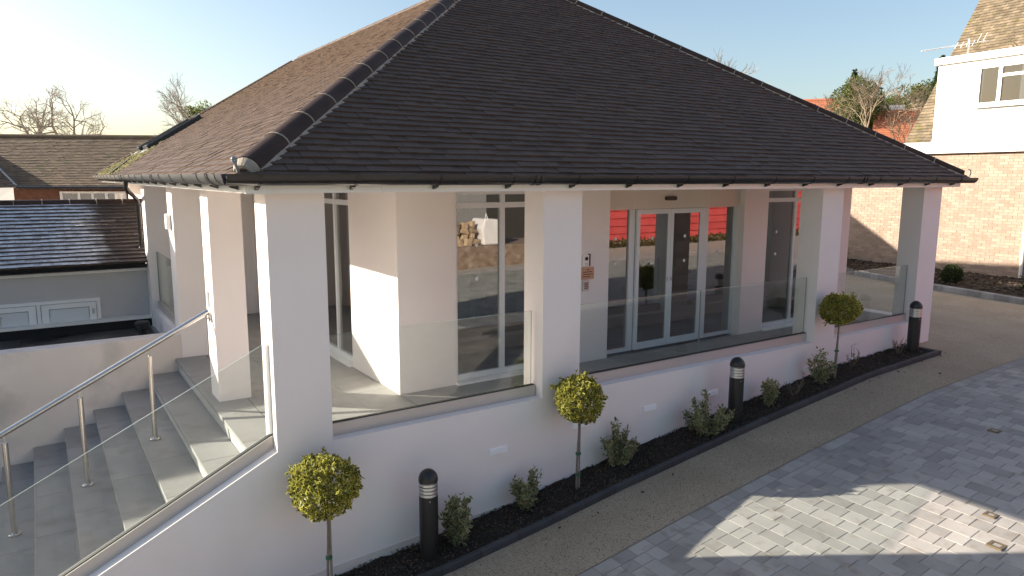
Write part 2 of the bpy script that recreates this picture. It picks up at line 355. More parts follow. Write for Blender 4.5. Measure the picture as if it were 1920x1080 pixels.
# ------------------------------------------------------------------ main building
B = thing('pavilion_building', 'white rendered single storey building with dark hipped roof and columned terrace', 'building')
SOF = 2.40
# plinth wall, front
m = MB(); m.ext([(0, 0, 0), (11.68, 0, 0), (11.68, 0, -.9), (0, 0, -2.2)], (0, .375, 0)); obj('plinth_wall', m, M['render'], B)
obj('plinth_wall', bx(11.38, 11.68, .377, 1.55, -.9, 0), M['render'], B)
# slight render kick along the foot of the wall
m = MB(); m.ext([(0.05, -.012, g(.05)+.16), (1.5, -.012, g(1.5)+.12), (2.6, -.012, g(2.6)+.04), (2.6, -.012, -2), (.05, -.012, -2)], (0, .011, 0)); obj('render_patch', m, M['render_dirty'], B)
# columns
CE = 0
def column(x0, x1, y0, y1, zb, zt=SOF): return obj('column', bx(x0, x1, y0, y1, zb, zt), M['render'], B)
column(0, .525, 0, .375, 0); column(3.0, 3.54, 0, .375, 0); column(8.165, 8.70, 0, .375, 0); column(11.08, 11.68, 0, .375, 0)
LC2 = column(0, .375, 2.515, 2.95, -.4); column(0.0, .375, 5.097, 5.56, -.4); column(-.02, .36, 8.02, 8.42, -.6)
# bell box on the far column
obj('alarm_box', bx(-.07, -.004, 5.25, 5.42, 1.72, 1.95), M['upvc'], B, bevel=.015)
# floor slabs of terrace and landing
fl = obj('terrace_base', bx(-.06, 11.5, .377, 8.4, -.5, -.245), M['granite'], B)
def slabs(x0, x1, y0, y1, sx_, sy):
    nx = max(1, round((x1-x0)/sx_)); ny_ = max(1, round((y1-y0)/sy))
    for i in range(nx):
        for j in range(ny_):
            a = x0+(x1-x0)*i/nx; c = y0+(y1-y0)*j/ny_
            obj('floor_slab', bx(a+.002, a+(x1-x0)/nx-.002, c+.002, c+(y1-y0)/ny_-.002, -.244, -.2), M['granite'], fl)
slabs(.32, 1.955, .378, 5.09, .55, .8); slabs(1.96, 11.37, .378, 1.595, .86, .65); slabs(.32, 1.955, 5.1, 8.0, .82, .97)
# enclosing walls (front wall y=1.6..1.8)
def wall(*a, mt='render', nm='wall'): return obj(nm, bx(*a), M[mt], B)
WB = -.24
wall(1.96, 2.78, 1.6, 1.85, WB, SOF); wall(4.28, 5.37, 1.6, 1.85, WB, SOF); wall(8.40, 9.03, 1.6, 1.85, WB, SOF); wall(10.5, 11.55, 1.6, 1.85, WB, SOF)
wall(2.78, 4.28, 1.65, 1.80, 2.34, SOF); wall(9.03, 10.5, 1.65, 1.80, 2.34, SOF); wall(5.37, 8.40, 1.72, 1.85, 2.345, SOF)
wall(1.962, 2.2, 1.852, 3.2, WB, SOF); wall(1.962, 2.2, 5.2, 8.42, WB, SOF); wall(1.98, 2.18, 3.2, 5.2, 2.34, SOF)
wall(11.35, 11.548, 1.852, 14.4, -.8, SOF); wall(.362, 11.34, 14.2, 14.42, -2, SOF); wall(.364, 2.2, 8.422, 8.6, -2, SOF); wall(.366, .56, 8.602, 14.19, -2.2, SOF)
# interior shell
wall(2.2, 11.34, 7.0, 7.15, WB, SOF, mt='interior', nm='inner_wall'); wall(4.6, 4.72, 4.4, 6.99, WB, SOF, mt='interior', nm='inner_wall'); wall(8.75, 8.87, 1.86, 6.0, WB, SOF, mt='interior', nm='inner_wall')
obj('inner_floor', bx(2.21, 11.34, 1.856, 6.99, -.4, -.21), M['intfloor'], B)
obj('door_mat', bx(5.7, 7.9, 1.95, 3.4, -.209, -.2), M['matt'], B)
# soffit, fascia
obj('soffit', bx(-.178, 11.86, -.178, 14.5, SOF, SOF+.03), M['upvc'], B)
fz0, fz1 = 2.362, 2.505
obj('fascia', bx(-.2, 11.88, -.2, -.18, fz0, fz1), M['upvc'], B); obj('fascia', bx(-.2, -.18, -.179, 14.5, fz0, fz1), M['upvc'], B); obj('fascia', bx(11.862, 11.882, -.179, 14.5, fz0, fz1), M['upvc'], B)
obj('fascia_corner', bx(-.212, .0, -.212, -.201, fz0-.004, fz1), M['upvc'], B); obj('fascia_joint', bx(1.0, 1.06, -.206, -.201, fz0-.002, fz1), M['upvc'], B)
# gutters
def gutter(p0, p1, side, mt, brackets, unions):
    p0, p1 = Vector(p0), Vector(p1); d = (p1-p0).normalized(); s = Vector(side); r, r2 = .095, .088; P = []
    for k in range(13): t = math.pi*k/12; P.append(p0+s*(-math.cos(t)*r)+Vector((0, 0, -math.sin(t)*r)))
    for k in range(12, -1, -1): t = math.pi*k/12; P.append(p0+s*(-math.cos(t)*r2)+Vector((0, 0, -math.sin(t)*r2)))
    m = MB(); n = len(P); vec = p1-p0; i = 0; m.v += [tuple(q) for q in P]+[tuple(q+vec) for q in P]
    for k in range(n): m.f.append((k, (k+1) % n, n+(k+1) % n, n+k)); m.m.append(0)
    for e in (0, n):
        for k in range(12): m.f.append((e+k, e+k+1, e+n-2-k, e+n-1-k)); m.m.append(0)
    go = obj('gutter', m, M[mt], B, smooth=True)
    def ring(t, w, rr, tail):
        m = MB(); c = p0+d*t; A = []
        for k in range(11): a = math.pi*k/10; A.append(c+s*(-math.cos(a)*rr)+Vector((0, 0, -math.sin(a)*rr+.004)))
        for k in range(10, -1, -1): a = math.pi*k/10; A.append(c+s*(-math.cos(a)*(r+.0005))+Vector((0, 0, -math.sin(a)*(r+.0005)+.004)))
        for k in range(10): m.ext([A[k], A[k+1], A[20-k], A[21-k]], d*w)
        if tail: m.ext([c-s*.094+Vector((0, 0, -.06)), c-s*.094+Vector((0, 0, -.135)), c-s*.02+Vector((0, 0, -.112)), c-s*.02+Vector((0, 0, -.09))], d*w)
        return m
    t = .25
    while t < (p1-p0).length-.1: obj('bracket', ring(t, .03, .103, True), M[mt], go); t += brackets
    for u in unions: obj('union', ring(u-.05, .035, .106, False), M[mt], go); obj('union', ring(u+.02, .035, .106, False), M[mt], go)
    return go
GZ0 = 2.522
gutter((-.39, -.302, GZ0), (12.08, -.302, GZ0), (0, -1, 0), 'gutter', .83, (3.05, 9.0))
gutter((-.302, -.205, GZ0), (-.302, 14.75, GZ0), (-1, 0, 0), 'gutter_skylit', .8, (.6, 4.1, 7.9))
# downpipe with swan neck near the annexe
m = MB(); m.tube([(-.285, 8.12, 2.44), (-.285, 8.12, 2.3), (-.25, 8.2, 2.24), (-.08, 8.55, 2.08), (-.06, 8.6, 2.0), (-.06, 8.6, 1.2), (-.1, 8.55, 1.12)], .038, 10); dp = obj('downpipe', m, M['gutter'], B, smooth=True)
for z in (1.95, 1.5): obj('pipe_clip', bx(-.1, .36, 8.59, 8.62, z, z+.03), M['gutter'], dp)

# ---- roof
K = .633; EZ = 2.505; XE, YE = -.32, -.32; XR = 12.0; YB = 14.62
rise = lambda d: EZ+K*d
RX = 5.0; RZ = rise(RX-XE); RYf = YE+(RX-XE)        # left ridge x=5.0 from y=5.0 to the rear verge
RX2 = 7.12                                            # front ridge runs from x=5.0 to 7.42
m = MB(); t = -.02
A_, Bc, Cc, Dd, Ee, Ff = (XE, YE, EZ+t), (XR, YE, EZ+t), (RX, RYf, RZ+t), (RX2, RYf, RZ+t), (XE, YB, EZ+t), (RX, YB, RZ+t)
G_, H_ = (XR, YB, EZ+t), (RX2, YB, RZ+t)
m.face([A_, Bc, Dd, Cc]); m.face([A_, Cc, Ff, Ee]); m.face([Bc, G_, H_, Dd]); m.face([Cc, Dd, H_, Ff])
m.face([(XE, YB-.2, EZ+t-.02), (RX, YB-.2, RZ+t-.02), (RX2, YB-.2, RZ+t-.02), (XR, YB-.2, EZ+t-.02)])
roof = obj('roof', m, M['tile_base'], B)
def clip(poly, a, b, c):                    # keep a*u+b*v<=c
    out = []
    for k in range(len(poly)):
        p, q = poly[k], poly[(k+1) % len(poly)]; fp = a*p[0]+b*p[1]-c; fq = a*q[0]+b*q[1]-c
        if fp <= 0: out.append(p)
        if fp*fq < 0: s_ = fp/(fp-fq); out.append((p[0]+(q[0]-p[0])*s_, p[1]+(q[1]-p[1])*s_))
    return out
def tiles(O, U, V, halfs, umax, vmax, tw, tg, hl, hu, rg, jit=.0045, v0=-.045, umin=0.):
    umin = -tw*round(4.2/tw) if halfs[0][1] < 0 else 0.
    """yield (full, verts, faces, matrix) tiles laid on the plane O+uU+vV"""
    Nn = U.cross(V).normalized(); out = []; row = 0; v = v0
    while v < vmax:
        u = umin-tw*(.5 if row % 2 else 0)-tw
        while u < umax:
            q = [(u+.0015, v), (u+tw-.0015, v), (u+tw-.0015, v+tg+.01), (u+.0015, v+tg+.01)]
            p = q
            for h in halfs:
                p = clip(p, *h)
                if len(p) < 3: break
            if len(p) >= 3:
                full = len(p) == 4 and all(abs(a[0]-b[0])+abs(a[1]-b[1]) < 1e-6 for a, b in zip(p, q))
                dj = rg.uniform(-jit, jit)
                out.append((full, [(a, b, hl+(hu-hl)*(b-v)/(tg+.01)+dj) for a, b in p], O+U*(u+tw/2)+V*v+Nn*dj))
            u += tw
        v += tg; row += 1
    return out, Nn
def tile_faces(m, vs_, O, U, V, Nn):
    n = len(vs_); i = len(m.v)
    for a, b, h in vs_: m.v.append(tuple(O+U*a+V*b+Nn*h))
    for a, b, h in vs_: m.v.append(tuple(O+U*a+V*b-Nn*.004))
    m.f.append(tuple(range(i, i+n))); m.m.append(0)
    for k in range(n): m.f.append((i+n+k, i+n+(k+1) % n, i+(k+1) % n, i+k)); m.m.append(0)
def tile_mesh(tw, tg, hl, hu, name, mt):
    m = MB(); tile_faces(m, [(-tw/2+.0015, 0, hl), (tw/2-.0015, 0, hl), (tw/2-.0015, tg+.01, hu), (-tw/2+.0015, tg+.01, hu)], Vector(), Vector((1, 0, 0)), Vector((0, 1, 0)), Vector((0, 0, 1)))
    return m.mesh(name, mt)
def lay(parent, slopes, tw, tg, hl, hu, mt, name, cap, rg, needvis=True, vmargin=0):
    me = tile_mesh(tw, tg, hl, hu, name, mt); allt = []
    for O, U, V, halfs, um, vm in slopes:
        ts, Nn = tiles(O, U, V, halfs, um, vm, tw, tg, hl, hu, rg)
        for tt in ts: allt.append((tt, O, U, V, Nn))
    cand = []
    for k, (tt, O, U, V, Nn) in enumerate(allt):
        if tt[0]:
            u, v, d = proj(tt[2]); fac = Nn.dot((CAMP-tt[2]).normalized())
            if -30 < u < 1950 and -20 < v < 1100 and fac > .02: cand.append((-(fac+.02)/d/d, k))
    cand.sort(); pick = set(k for _, k in cand[:cap]); st = MB()
    for k, (tt, O, U, V, Nn) in enumerate(allt):
        if k in pick:
            M4 = Matrix((U, V, Nn)).transposed().to_4x4(); M4.translation = tt[2]
            link(name, me, parent, mw=M4)
        else: tile_faces(st, tt[1], O, U, V, Nn)
    obj('more_'+name+'s', st, mt, parent, kind='stuff')
trg = random.Random(11); cosp = 1/math.sqrt(1+K*K)
SL = (RX-XE)/cosp
Uf = Vector((1, 0, 0)); Vf = Vector((0, cosp, K*cosp)); Wd = XR-XE
fr = (Vector((XE, YE, EZ)), Uf, Vf, [(-1, cosp, 0), (1, (XR-RX2)/SL, Wd), (0, 1, SL)], Wd+.3, SL)
Ul = Vector((0, -1, 0)); Vl = Vector((cosp, 0, K*cosp)); Ld = YB-YE
lf = (Vector((XE, YB, EZ)), Ul, Vl, [(1, cosp, Ld), (-1, 0, 0), (0, 1, SL)], Ld+.3, SL)
k2 = (RZ-EZ)/(XR-RX2); c2_ = 1/math.sqrt(1+k2*k2); SL2 = (XR-RX2)/c2_
rf = (Vector((XR, YE, EZ)), Vector((0, 1, 0)), Vector((-c2_, 0, k2*c2_)), [(-1, (RYf-YE)/SL2, 0), (1, 0, Ld), (0, 1, SL2)], Ld+.3, SL2)
lay(roof, [fr, lf, rf], .18, .112, .021, .004, M['tile'], 'roof_tile', 300, trg)
# rear cross wing behind the main ridge
wx, wz = 9.9, 5.62
obj('rear_wing_wall', bx(6.9, 12.9, 14.64, 19.5, -.8, 3.3), M['render'], B); obj('rear_wing_wall', bx(11.56, 12.9, 11.6, 14.63, -.8, 3.3), M['render'], B)
m = MB()
for sg in (-1, 1): m.ext([(wx, 11.3, wz), (wx+sg*3.2, 11.3, 3.25), (wx+sg*3.2, 11.3, 3.37), (wx, 11.3, wz+.12)], (0, 8.4, 0))
obj('rear_wing_roof', m, M['tile'], B)
m = MB()
for sg in (-1, 1): m.ext([(wx, 15.5, wz+.08), (wx, 15.5+sg*2.6, 3.5), (wx, 15.5+sg*2.6, 3.62), (wx, 15.5, wz+.2)], (3.3, 0, 0))
obj('rear_gable_roof', m, M['tile'], B); obj('rear_gable', MB().ext([(12.95, 13.1, 3.2), (12.95, 15.5, wz), (12.95, 17.9, 3.2)], (.1, 0, 0)), M['render'], B)
# hips and ridges
def halfround(P0, P1, r, ln, parent, mt='hip', ring=True, name='hip_tile', bed=True, upv=Vector((0, 0, 1)), drop=.045, w_bed=.16):
    P0, P1 = Vector(P0), Vector(P1); d = (P1-P0).normalized(); s = d.cross(upv).normalized(); n = s.cross(d)
    tot = (P1-P0).length; t = 0; k = 0
    mort = MB()
    while t < tot-.02:
        e = min(t+ln, tot); m = MB(); lift = .012*(1 if True else 0)
        a0, a1 = [], []
        for q in range(11):
            th = math.pi*q/10*1.06-.03*math.pi
            a0.append(P0+d*(t+.004)+s*math.cos(th)*r+n*(math.sin(th)*r-drop)); a1.append(P0+d*(e-.004)+s*math.cos(th)*(r*.985)+n*(math.sin(th)*r*.985-drop))
        i = len(m.v); m.v += [tuple(p) for p in a0+a1]
        for q in range(10): m.f.append((i+q, i+11+q, i+12+q, i+q+1)); m.m.append(0)
        m.f.append(tuple(i+q for q in range(11))); m.f.append(tuple(i+21-q for q in range(11))); m.m += [0, 0]
        obj(name, m, M[mt], parent, smooth=True)
        if ring and e < tot-.05:
            rr = r+.006; c = P0+d*e
            for q in range(10):
                A = []
                for th in (math.pi*q/10, math.pi*(q+1)/10):
                    for rad in (r*.93, rr): A.append(c+s*math.cos(th)*rad+n*(math.sin(th)*rad-drop))
                mort.ext([A[0]-d*.007, A[1]-d*.007, A[3]-d*.007, A[2]-d*.007], d*.014)
        t = e; k += 1
    if bed:
        brg2 = random.Random(2)
        for sg in (-1, 1):
            t = 0
            while t < tot:
                w = r+w_bed*.12+brg2.uniform(.0, .028); l = .13; c0 = P0+d*t; c1 = P0+d*min(t+l, tot)
                mort.ext([c0+s*sg*(r*.9)-n*(drop+.06), c0+s*sg*w-n*(drop+.085), c0+s*sg*(w-.004)-n*(drop+.03), c0+s*sg*r*.94-n*(drop-.03)], c1-c0); t += l
    if mort.v: obj('hip_mortar', mort, M['mortar'], parent)
    return d, s, n
cA = Vector((XE+.13, YE+.13, rise(.13))); cC = Vector((RX, RYf, RZ))
d, s, n = halfround(cA, cC, .13, .54, roof)
halfround(Vector((XR-.1, YE+.12, rise(.12))), Vector((RX2, RYf, RZ)), .12, .54, roof)
halfround((RX, RYf, RZ), (RX, YB, RZ), .11, .5, roof, ring=False, name='ridge_tile', bed=False, drop=.075, mt='tile')
halfround((RX, RYf, RZ), (RX2, RYf, RZ), .11, .5, roof, ring=False, name='ridge_tile', bed=False, drop=.075, mt='tile')
halfround((XE, YB-.05, EZ+.02), (RX-.25, YB-.05, rise(RX-.25-XE)+.02), .09, .5, roof, ring=True, name='verge_tile', bed=False, drop=.05, mt='tile')
# mortar plugged end and curled hip iron
m = MB(); c = cA-d*.005
ring_ = [c+s*math.cos(math.pi*q/10)*.125+n*(math.sin(math.pi*q/10)*.125-.045) for q in range(11)]
tip = c-d*.10-n*.045
i = len(m.v); m.v += [tuple(p) for p in ring_]+[tuple(c-d*.07+s*math.cos(math.pi*q/10)*.085+n*(math.sin(math.pi*q/10)*.085-.045)) for q in range(11)]
for q in range(10): m.f.append((q, q+1, 12+q, 11+q)); m.m.append(0)
m.f.append(tuple(21-q for q in range(11))); m.f.append((0, 11, 21, 10)); m.m += [0, 0]
obj('hip_end_mortar', m, M['mortar'], roof)
m = MB(); pts = [c-d*.02-n*.06, c-d*.11-n*.055, c-d*.125+n*.02, c-d*.135+n*.09]
for q in range(9): a = -math.pi/2+q*math.pi*1.5/8; pts.append(c-d*(.155+.022*math.cos(a+math.pi/2)-.022)+n*(.11+.022*math.sin(a+math.pi/2)))
for a, b_ in zip(pts[:-1], pts[1:]): m.tube([a, b_], .014, 6)
obj('hip_iron', m, M['lead'], roof)
m = MB(); c = Vector((XR-.1, YE+.12, rise(.12))); dd = (c-Vector((RX2, RYf, RZ))).normalized()
m.tube([c, c+dd*.12, c+dd*.15+Vector((0, 0, .08)), c+dd*.14+Vector((0, 0, .13)), c+dd*.1+Vector((0, 0, .13))], .009, 6); obj('hip_iron', m, M['lead'], roof)
# white eaves trim under first course on the sunny side, moss near the far valley
obj('eaves_trim', MB().ext([(XE-.02, YE+.25, EZ-.012), (XE+.1, YE+.25, EZ+.035), (XE+.1, YE+.25, EZ+.025), (XE-.02, YE+.25, EZ-.022)], (0, 9.3, 0)), M['upvc'], roof)
NL = Vector((-K*cosp, 0, cosp)); mrg = random.Random(4)
m = MB()
for k in range(900):
    f = mrg.random(); y = 10.0+4.4*mrg.random()**.6; xx = XE+.05+mrg.random()**1.6*2.6*((y-9.5)/5); P = Vector((xx, y, rise(xx-XE)))+NL*.02; s_ = mrg.uniform(.015, .06)
    T = Matrix.Translation(P) @ NL.to_track_quat('Z', 'Y').to_matrix().to_4x4()
    q = [T @ Vector((s_*math.cos(a)*mrg.uniform(.6, 1.3), s_*math.sin(a)*mrg.uniform(.6, 1.3), 0)) for a in [j*math.pi/3 for j in range(6)]]; top = T @ Vector((0, 0, s_*.5))
    for j in range(6): m.face([q[j], q[(j+1) % 6], top])
obj('moss', m, M['moss'], roof, kind='stuff')
m = MB(); m.ext([(XE, 10.6, EZ+.03), (XE+.55, 12.2, rise(.55)+.03), (XE+.55, 12.32, rise(.55)+.03), (XE, 10.75, EZ+.03)], (-.01, 0, .02)); obj('valley_lead', m, M['tile_base'], roof)
for (y0, y1) in ((12.0, 12.75), (13.5, 14.2)):
    x0, x1 = .62, 1.8; O = Vector((x0, y0, rise(x0-XE))); V = Vl; Um = Vector((0, 1, 0)); Ls = (x1-x0)/cosp
    F = Matrix((Um, V, -Um.cross(V)*-1)).transposed().to_4x4(); F = Matrix((V, Um, NL)).transposed().to_4x4(); F.translation = O
    m = MB(); h = .11; w = y1-y0
    m.box(0, Ls, 0, .06, -.05, h, T=F); m.box(0, Ls, w-.06, w, -.05, h, T=F); m.box(0, .07, .061, w-.061, -.05, h-.004, T=F); m.box(Ls-.07, Ls, .061, w-.061, -.05, h+.012, T=F)
    so_ = obj('skylight', m, M['black'], roof); obj('pane', MB().box(.072, Ls-.072, .062, w-.062, .06, .075, T=F), M['skyglass'], so_) if False else None
    B_ = obj('skylight_pane', MB().box(.072, Ls-.072, .062, w-.062, .06, .075, T=F), M['skyglass'], roof)
    obj('lead_flashing', MB().box(-.16, -.002, -.08, w+.08, .016, .03, T=F), M['lead'], roof)

# ---- windows
def dots(par, pts, y=None, x=None):
    for p in pts:
        m = MB(); n_ = 14
        m.ext([(p[0]+.026*math.cos(2*math.pi*k/n_), y, p[1]+.026*math.sin(2*math.pi*k/n_)) for k in range(n_)], (0, .002, 0)); obj('safety_dot', m, M['dot'], par)
def win_front(x0, x1, mul, z0, z1, tz, y=1.66, t=.07, dpts=()):
    f = .05; m = MB()
    m.box(x0, x0+f, y, y+t, z0, z1); m.box(x1-f, x1, y, y+t, z0, z1); m.box(x0+f, x1-f, y, y+t, z0, z0+.075); m.box(x0+f, x1-f, y, y+t, z1-f, z1)
    xs_ = [x0+f]
    for q in mul: m.box(q-.036, q+.036, y, y+t, z0+.075, z1-f); xs_ += [q-.036, q+.036]
    xs_.append(x1-f)
    for a, b_ in zip(xs_[::2], xs_[1::2]): m.box(a, b_, y+.002, y+t-.002, tz-.036, tz+.036)
    w = obj('window', m, M['frame'], B)
    for a, b_ in zip(xs_[::2], xs_[1::2]):
        for zl, zh in ((z0+.075, tz-.036), (tz+.036, z1-f)): p = obj('pane', bx(a, b_, y+.035, y+.047, zl, zh), M['glass'], w)
    dots(w, dpts, y+.031)
    obj('sill', bx(x0-.02, x1+.02, y-.13, y-.001, z0-.05, z0+.0), M['upvc'], w, bevel=.006)
    return w
win_front(2.78, 4.28, (3.53,), -.17, 2.33, 2.14, dpts=((3.14, 1.17), (3.14, 1.62)))
win_front(9.03, 10.5, (9.90,), -.17, 2.33, 2.12, dpts=((9.42, 1.55), (9.42, 1.15)))
# side window on the left wall
m = MB(); f = .05; z0, z1, tz, xw = -.17, 2.33, 2.14, 2.02
m.box(xw, xw+.07, 3.2, 3.25, z0, z1); m.box(xw, xw+.07, 5.15, 5.2, z0, z1); m.box(xw, xw+.07, 3.25, 5.15, z0, z0+.075); m.box(xw, xw+.07, 3.25, 5.15, z1-f, z1)
m.box(xw, xw+.07, 3.91, 3.98, z0+.075, z1-f); m.box(xw+.002, xw+.068, 3.25, 3.91, tz-.036, tz+.036); m.box(xw+.002, xw+.068, 3.98, 5.15, tz-.036, tz+.036)
w = obj('window', m, M['frame'], B)
for a, b_ in ((3.25, 3.91), (3.98, 5.15)):
    for zl, zh in ((z0+.075, tz-.036), (tz+.036, z1-f)): obj('pane', bx(xw+.03, xw+.042, a, b_, zl, zh), M['glass'], w)
obj('sill', bx(1.9, xw-.001, 3.19, 5.21, z0-.05, z0), M['upvc'], w)
# ---- entrance screen with sliding doors
y = 1.76; zf = -.2; m = MB()
ent = obj('entrance_screen', bx(5.37, 8.40, y-.05, y+.1, 2.022, 2.34), M['header'], B, bevel=.008)
for a, b_ in ((5.37, 5.42), (5.915, 6.03), (7.50, 7.69), (8.34, 8.40)): obj('mullion', bx(a, b_, y, y+.08, zf, 2.02), M['frame'], ent)
for a, b_ in ((5.42, 5.915), (7.69, 8.34)): obj('bottom_rail', bx(a, b_, y+.003, y+.077, zf, zf+.055), M['frame'], ent)
obj('header_seam', bx(5.96, 5.966, y-.053, y-.051, 2.03, 2.33), M['frame'], ent); obj('header_seam', bx(7.62, 7.626, y-.053, y-.051, 2.03, 2.33), M['frame'], ent)
sm = MB(); hw, hh_ = .115, .032
sm.ext([(6.71+sx_*(hw-hh_)+hh_*math.cos(a), y-.052, 2.185+hh_*math.sin(a)) for sx_, a in [(1, -math.pi/2+math.pi*k/8) for k in range(9)]+[(-1, math.pi/2+math.pi*k/8) for k in range(9)]], (0, -.05, 0)); obj('motion_sensor', sm, M['black'], ent)
obj('pane', bx(5.42, 5.915, y+.03, y+.042, zf+.055, 2.02), M['glass'], ent); obj('pane', bx(7.69, 8.34, y+.03, y+.042, zf+.055, 2.02), M['glass'], ent)
dots(ent, ((5.66, 1.58), (5.66, 1.2), (7.97, 1.26)), y+.026)
for a, b_, hx in ((6.034, 6.762, 6.72), (6.768, 7.497, 6.80)):
    m = MB(); y2 = y-.045; st = .062
    m.box(a, a+st, y2, y2+.04, zf+.01, 2.018); m.box(b_-st, b_, y2, y2+.04, zf+.01, 2.018); m.box(a+st, b_-st, y2, y2+.04, zf+.01, zf+.12); m.box(a+st, b_-st, y2, y2+.04, 1.945, 2.018)
    lf_ = obj('sliding_door', m, M['frame'], B); obj('pane', bx(a+st, b_-st, y2+.014, y2+.026, zf+.12, 1.945), M['glass'], lf_)
    dots(lf_, (((a+b_)/2-.03, 1.57), ((a+b_)/2-.03, 1.17)), y2+.01)
    obj('lock', bx(hx-.008, hx+.008, y2-.012, y2-.001, .86, .93), M['alu'], lf_)
# ---- ledge balustrades: channel, gasket, glass
def balus(x0, x1, splits):
    ch = obj('balustrade_channel', bx(x0, x1, .12, .20, .001, .125), M['channel'], B)
    obj('gasket', bx(x0, x1, .138, .182, .126, .134), M['dark_gasket'], ch)
    xs_ = [x0+.012]+list(splits)+[x1-.03]
    for a, b_ in zip(xs_[:-1], xs_[1:]):
        glass_panel([(a+.004, .151, .1), (b_-.004, .151, .1), (b_-.004, .151, 1.0), (a+.004, .151, 1.0)], (0, .013, 0), ch)
def glass_panel(poly, vec, par):
    m = MB(); poly = [Vector(p) for p in poly]; vec = Vector(vec); n_ = len(poly); i = 0
    m.v = [tuple(p) for p in poly]+[tuple(p+vec) for p in poly]
    m.f = [tuple(range(n_)), tuple(n_+n_-1-k for k in range(n_))]; m.m = [0, 0]
    for k in range(n_): m.f.append((k, n_+k, n_+(k+1) % n_, (k+1) % n_)); m.m.append(1)
    return obj('glass_panel', m, [M['clear'], M['edge']], par)
balus(.528, 2.985, ()); balus(3.545, 8.155, (5.76,)); balus(8.705, 11.07, ())
# far left terrace side
obj('side_upstand', bx(0, .25, 5.562, 8.018, -1.2, .1), M['render'], B)
ch = obj('balustrade_channel', bx(.08, .15, 5.58, 8.0, .101, .24), M['channel'], B)
glass_panel([(.105, 5.62, .2), (.105, 7.98, .2), (.105, 7.98, 1.15), (.105, 5.62, 1.15)], (.018, 0, 0), ch)
# air vents
vent_root = []
for x0 in (2.28, 3.445, 4.585, 5.76):
    z0 = -.54 if x0 < 3 else -.465
    m = MB(); m.box(x0, x0+.245, -.012, .01, z0, z0+.078)
    v_ = obj('air_vent', m, M['vent'], B)
    for k in range(5): obj('louvre', MB().ext([(x0+.012, -.013, z0+.010+k*.013), (x0+.012, -.022, z0+.010+k*.013), (x0+.012, -.013, z0+.020+k*.013)], (.22, 0, 0)), M['vent'], v_)
obj('vent_stub', MB().tube([(8.0, -.03, -.42), (8.0, .02, -.42)], .055, 12), M['upvc'], B)
# meter plate on the stair column
obj('column_plate', bx(-.008, -.002, 2.74, 2.86, .93, 1.12), M['lead'], B)

# ------------------------------------------------------------------ intercom group (own things)
ic = tag(obj('video_intercom', bx(4.86, 4.965, 1.565, 1.598, 1.235, 1.40), M['upvc'], bevel=.006), 'white video intercom with round black lens above the copper plaque', 'intercom')
obj('lens', MB().tube([(4.912, 1.564, 1.345), (4.912, 1.555, 1.345)], .028, 14), M['black'], ic); obj('call_button', bx(4.89, 4.935, 1.558, 1.564, 1.255, 1.285), M['alu'], ic); obj('side_shroud', bx(4.966, 4.985, 1.56, 1.598, 1.235, 1.41), M['black'], ic)
pq = tag(obj('door_plaque', bx(4.84, 5.075, 1.582, 1.598, 1.04, 1.215), M['copper'], bevel=.003), 'small copper coloured plaque with dark lines beside the entrance', 'plaque')
for k, (a, b_) in enumerate(((4.93, 4.98), (4.865, 5.03), (4.865, 5.05), (4.865, 5.0))): obj('text_line', bx(a, b_, 1.579, 1.5815, 1.175-.034*k, 1.187-.034*k), mat('dark_ink', (.12, .06, .04)), pq)
kp = tag(obj('door_keypad', bx(4.865, 4.975, 1.57, 1.598, .875, 1.03), M['alu'], bevel=.006), 'grey metal keypad below the copper plaque', 'keypad')
for i in range(3):
    for j in range(4): obj('key', bx(4.887+i*.025, 4.903+i*.025, 1.564, 1.5695, .905+j*.025, .92+j*.025), M['black'], kp)
# ------------------------------------------------------------------ interior things
pt = thing('potted_plant', 'bare plant in a black pot inside the left front window', 'potted plant')
obj('pot', MB().lathe([(.12, 0), (.16, .3), (.175, .31), (.175, .34), (.15, .34)], (4.45, 3.6, .1)), M['black'], pt, smooth=True)
obj('stem', MB().tube([(4.45, 3.6, .4), (4.46, 3.6, .7)], .02, 6), M['twig'], pt)
tb = thing('low_table', 'low dark table under the potted plant inside the window', 'table'); obj('top', bx(3.6, 4.58, 3.3, 3.95, .06, .1), M['black'], tb)
for a in (3.62, 4.52):
    for b_ in (3.33, 3.88): obj('leg', bx(a, a+.04, b_, b_+.04, -.21, .06), M['black'], tb)
rk = thing('leaflet_rack', 'dark leaflet rack standing inside the right entrance side light', 'rack'); obj('back', bx(8.0, 8.6, 2.9, 2.94, -.2, 1.5), M['black'], rk)
for k in range(5): obj('shelf', bx(8.0, 8.6, 2.7, 2.899, -.05+k*.3, -.03+k*.3), M['wood'], rk); obj('leaflets', bx(8.04, 8.56, 2.78, 2.82, -.028+k*.3, .14+k*.3), M['bag'], rk)
dk = thing('reception_desk', 'pale reception desk deep inside the entrance hall', 'desk'); obj('front', bx(5.6, 7.6, 5.6, 5.66, -.2, .9), M['wood'], dk); obj('top', bx(5.5, 7.7, 5.5, 6.2, .901, .95), M['interior'], dk)

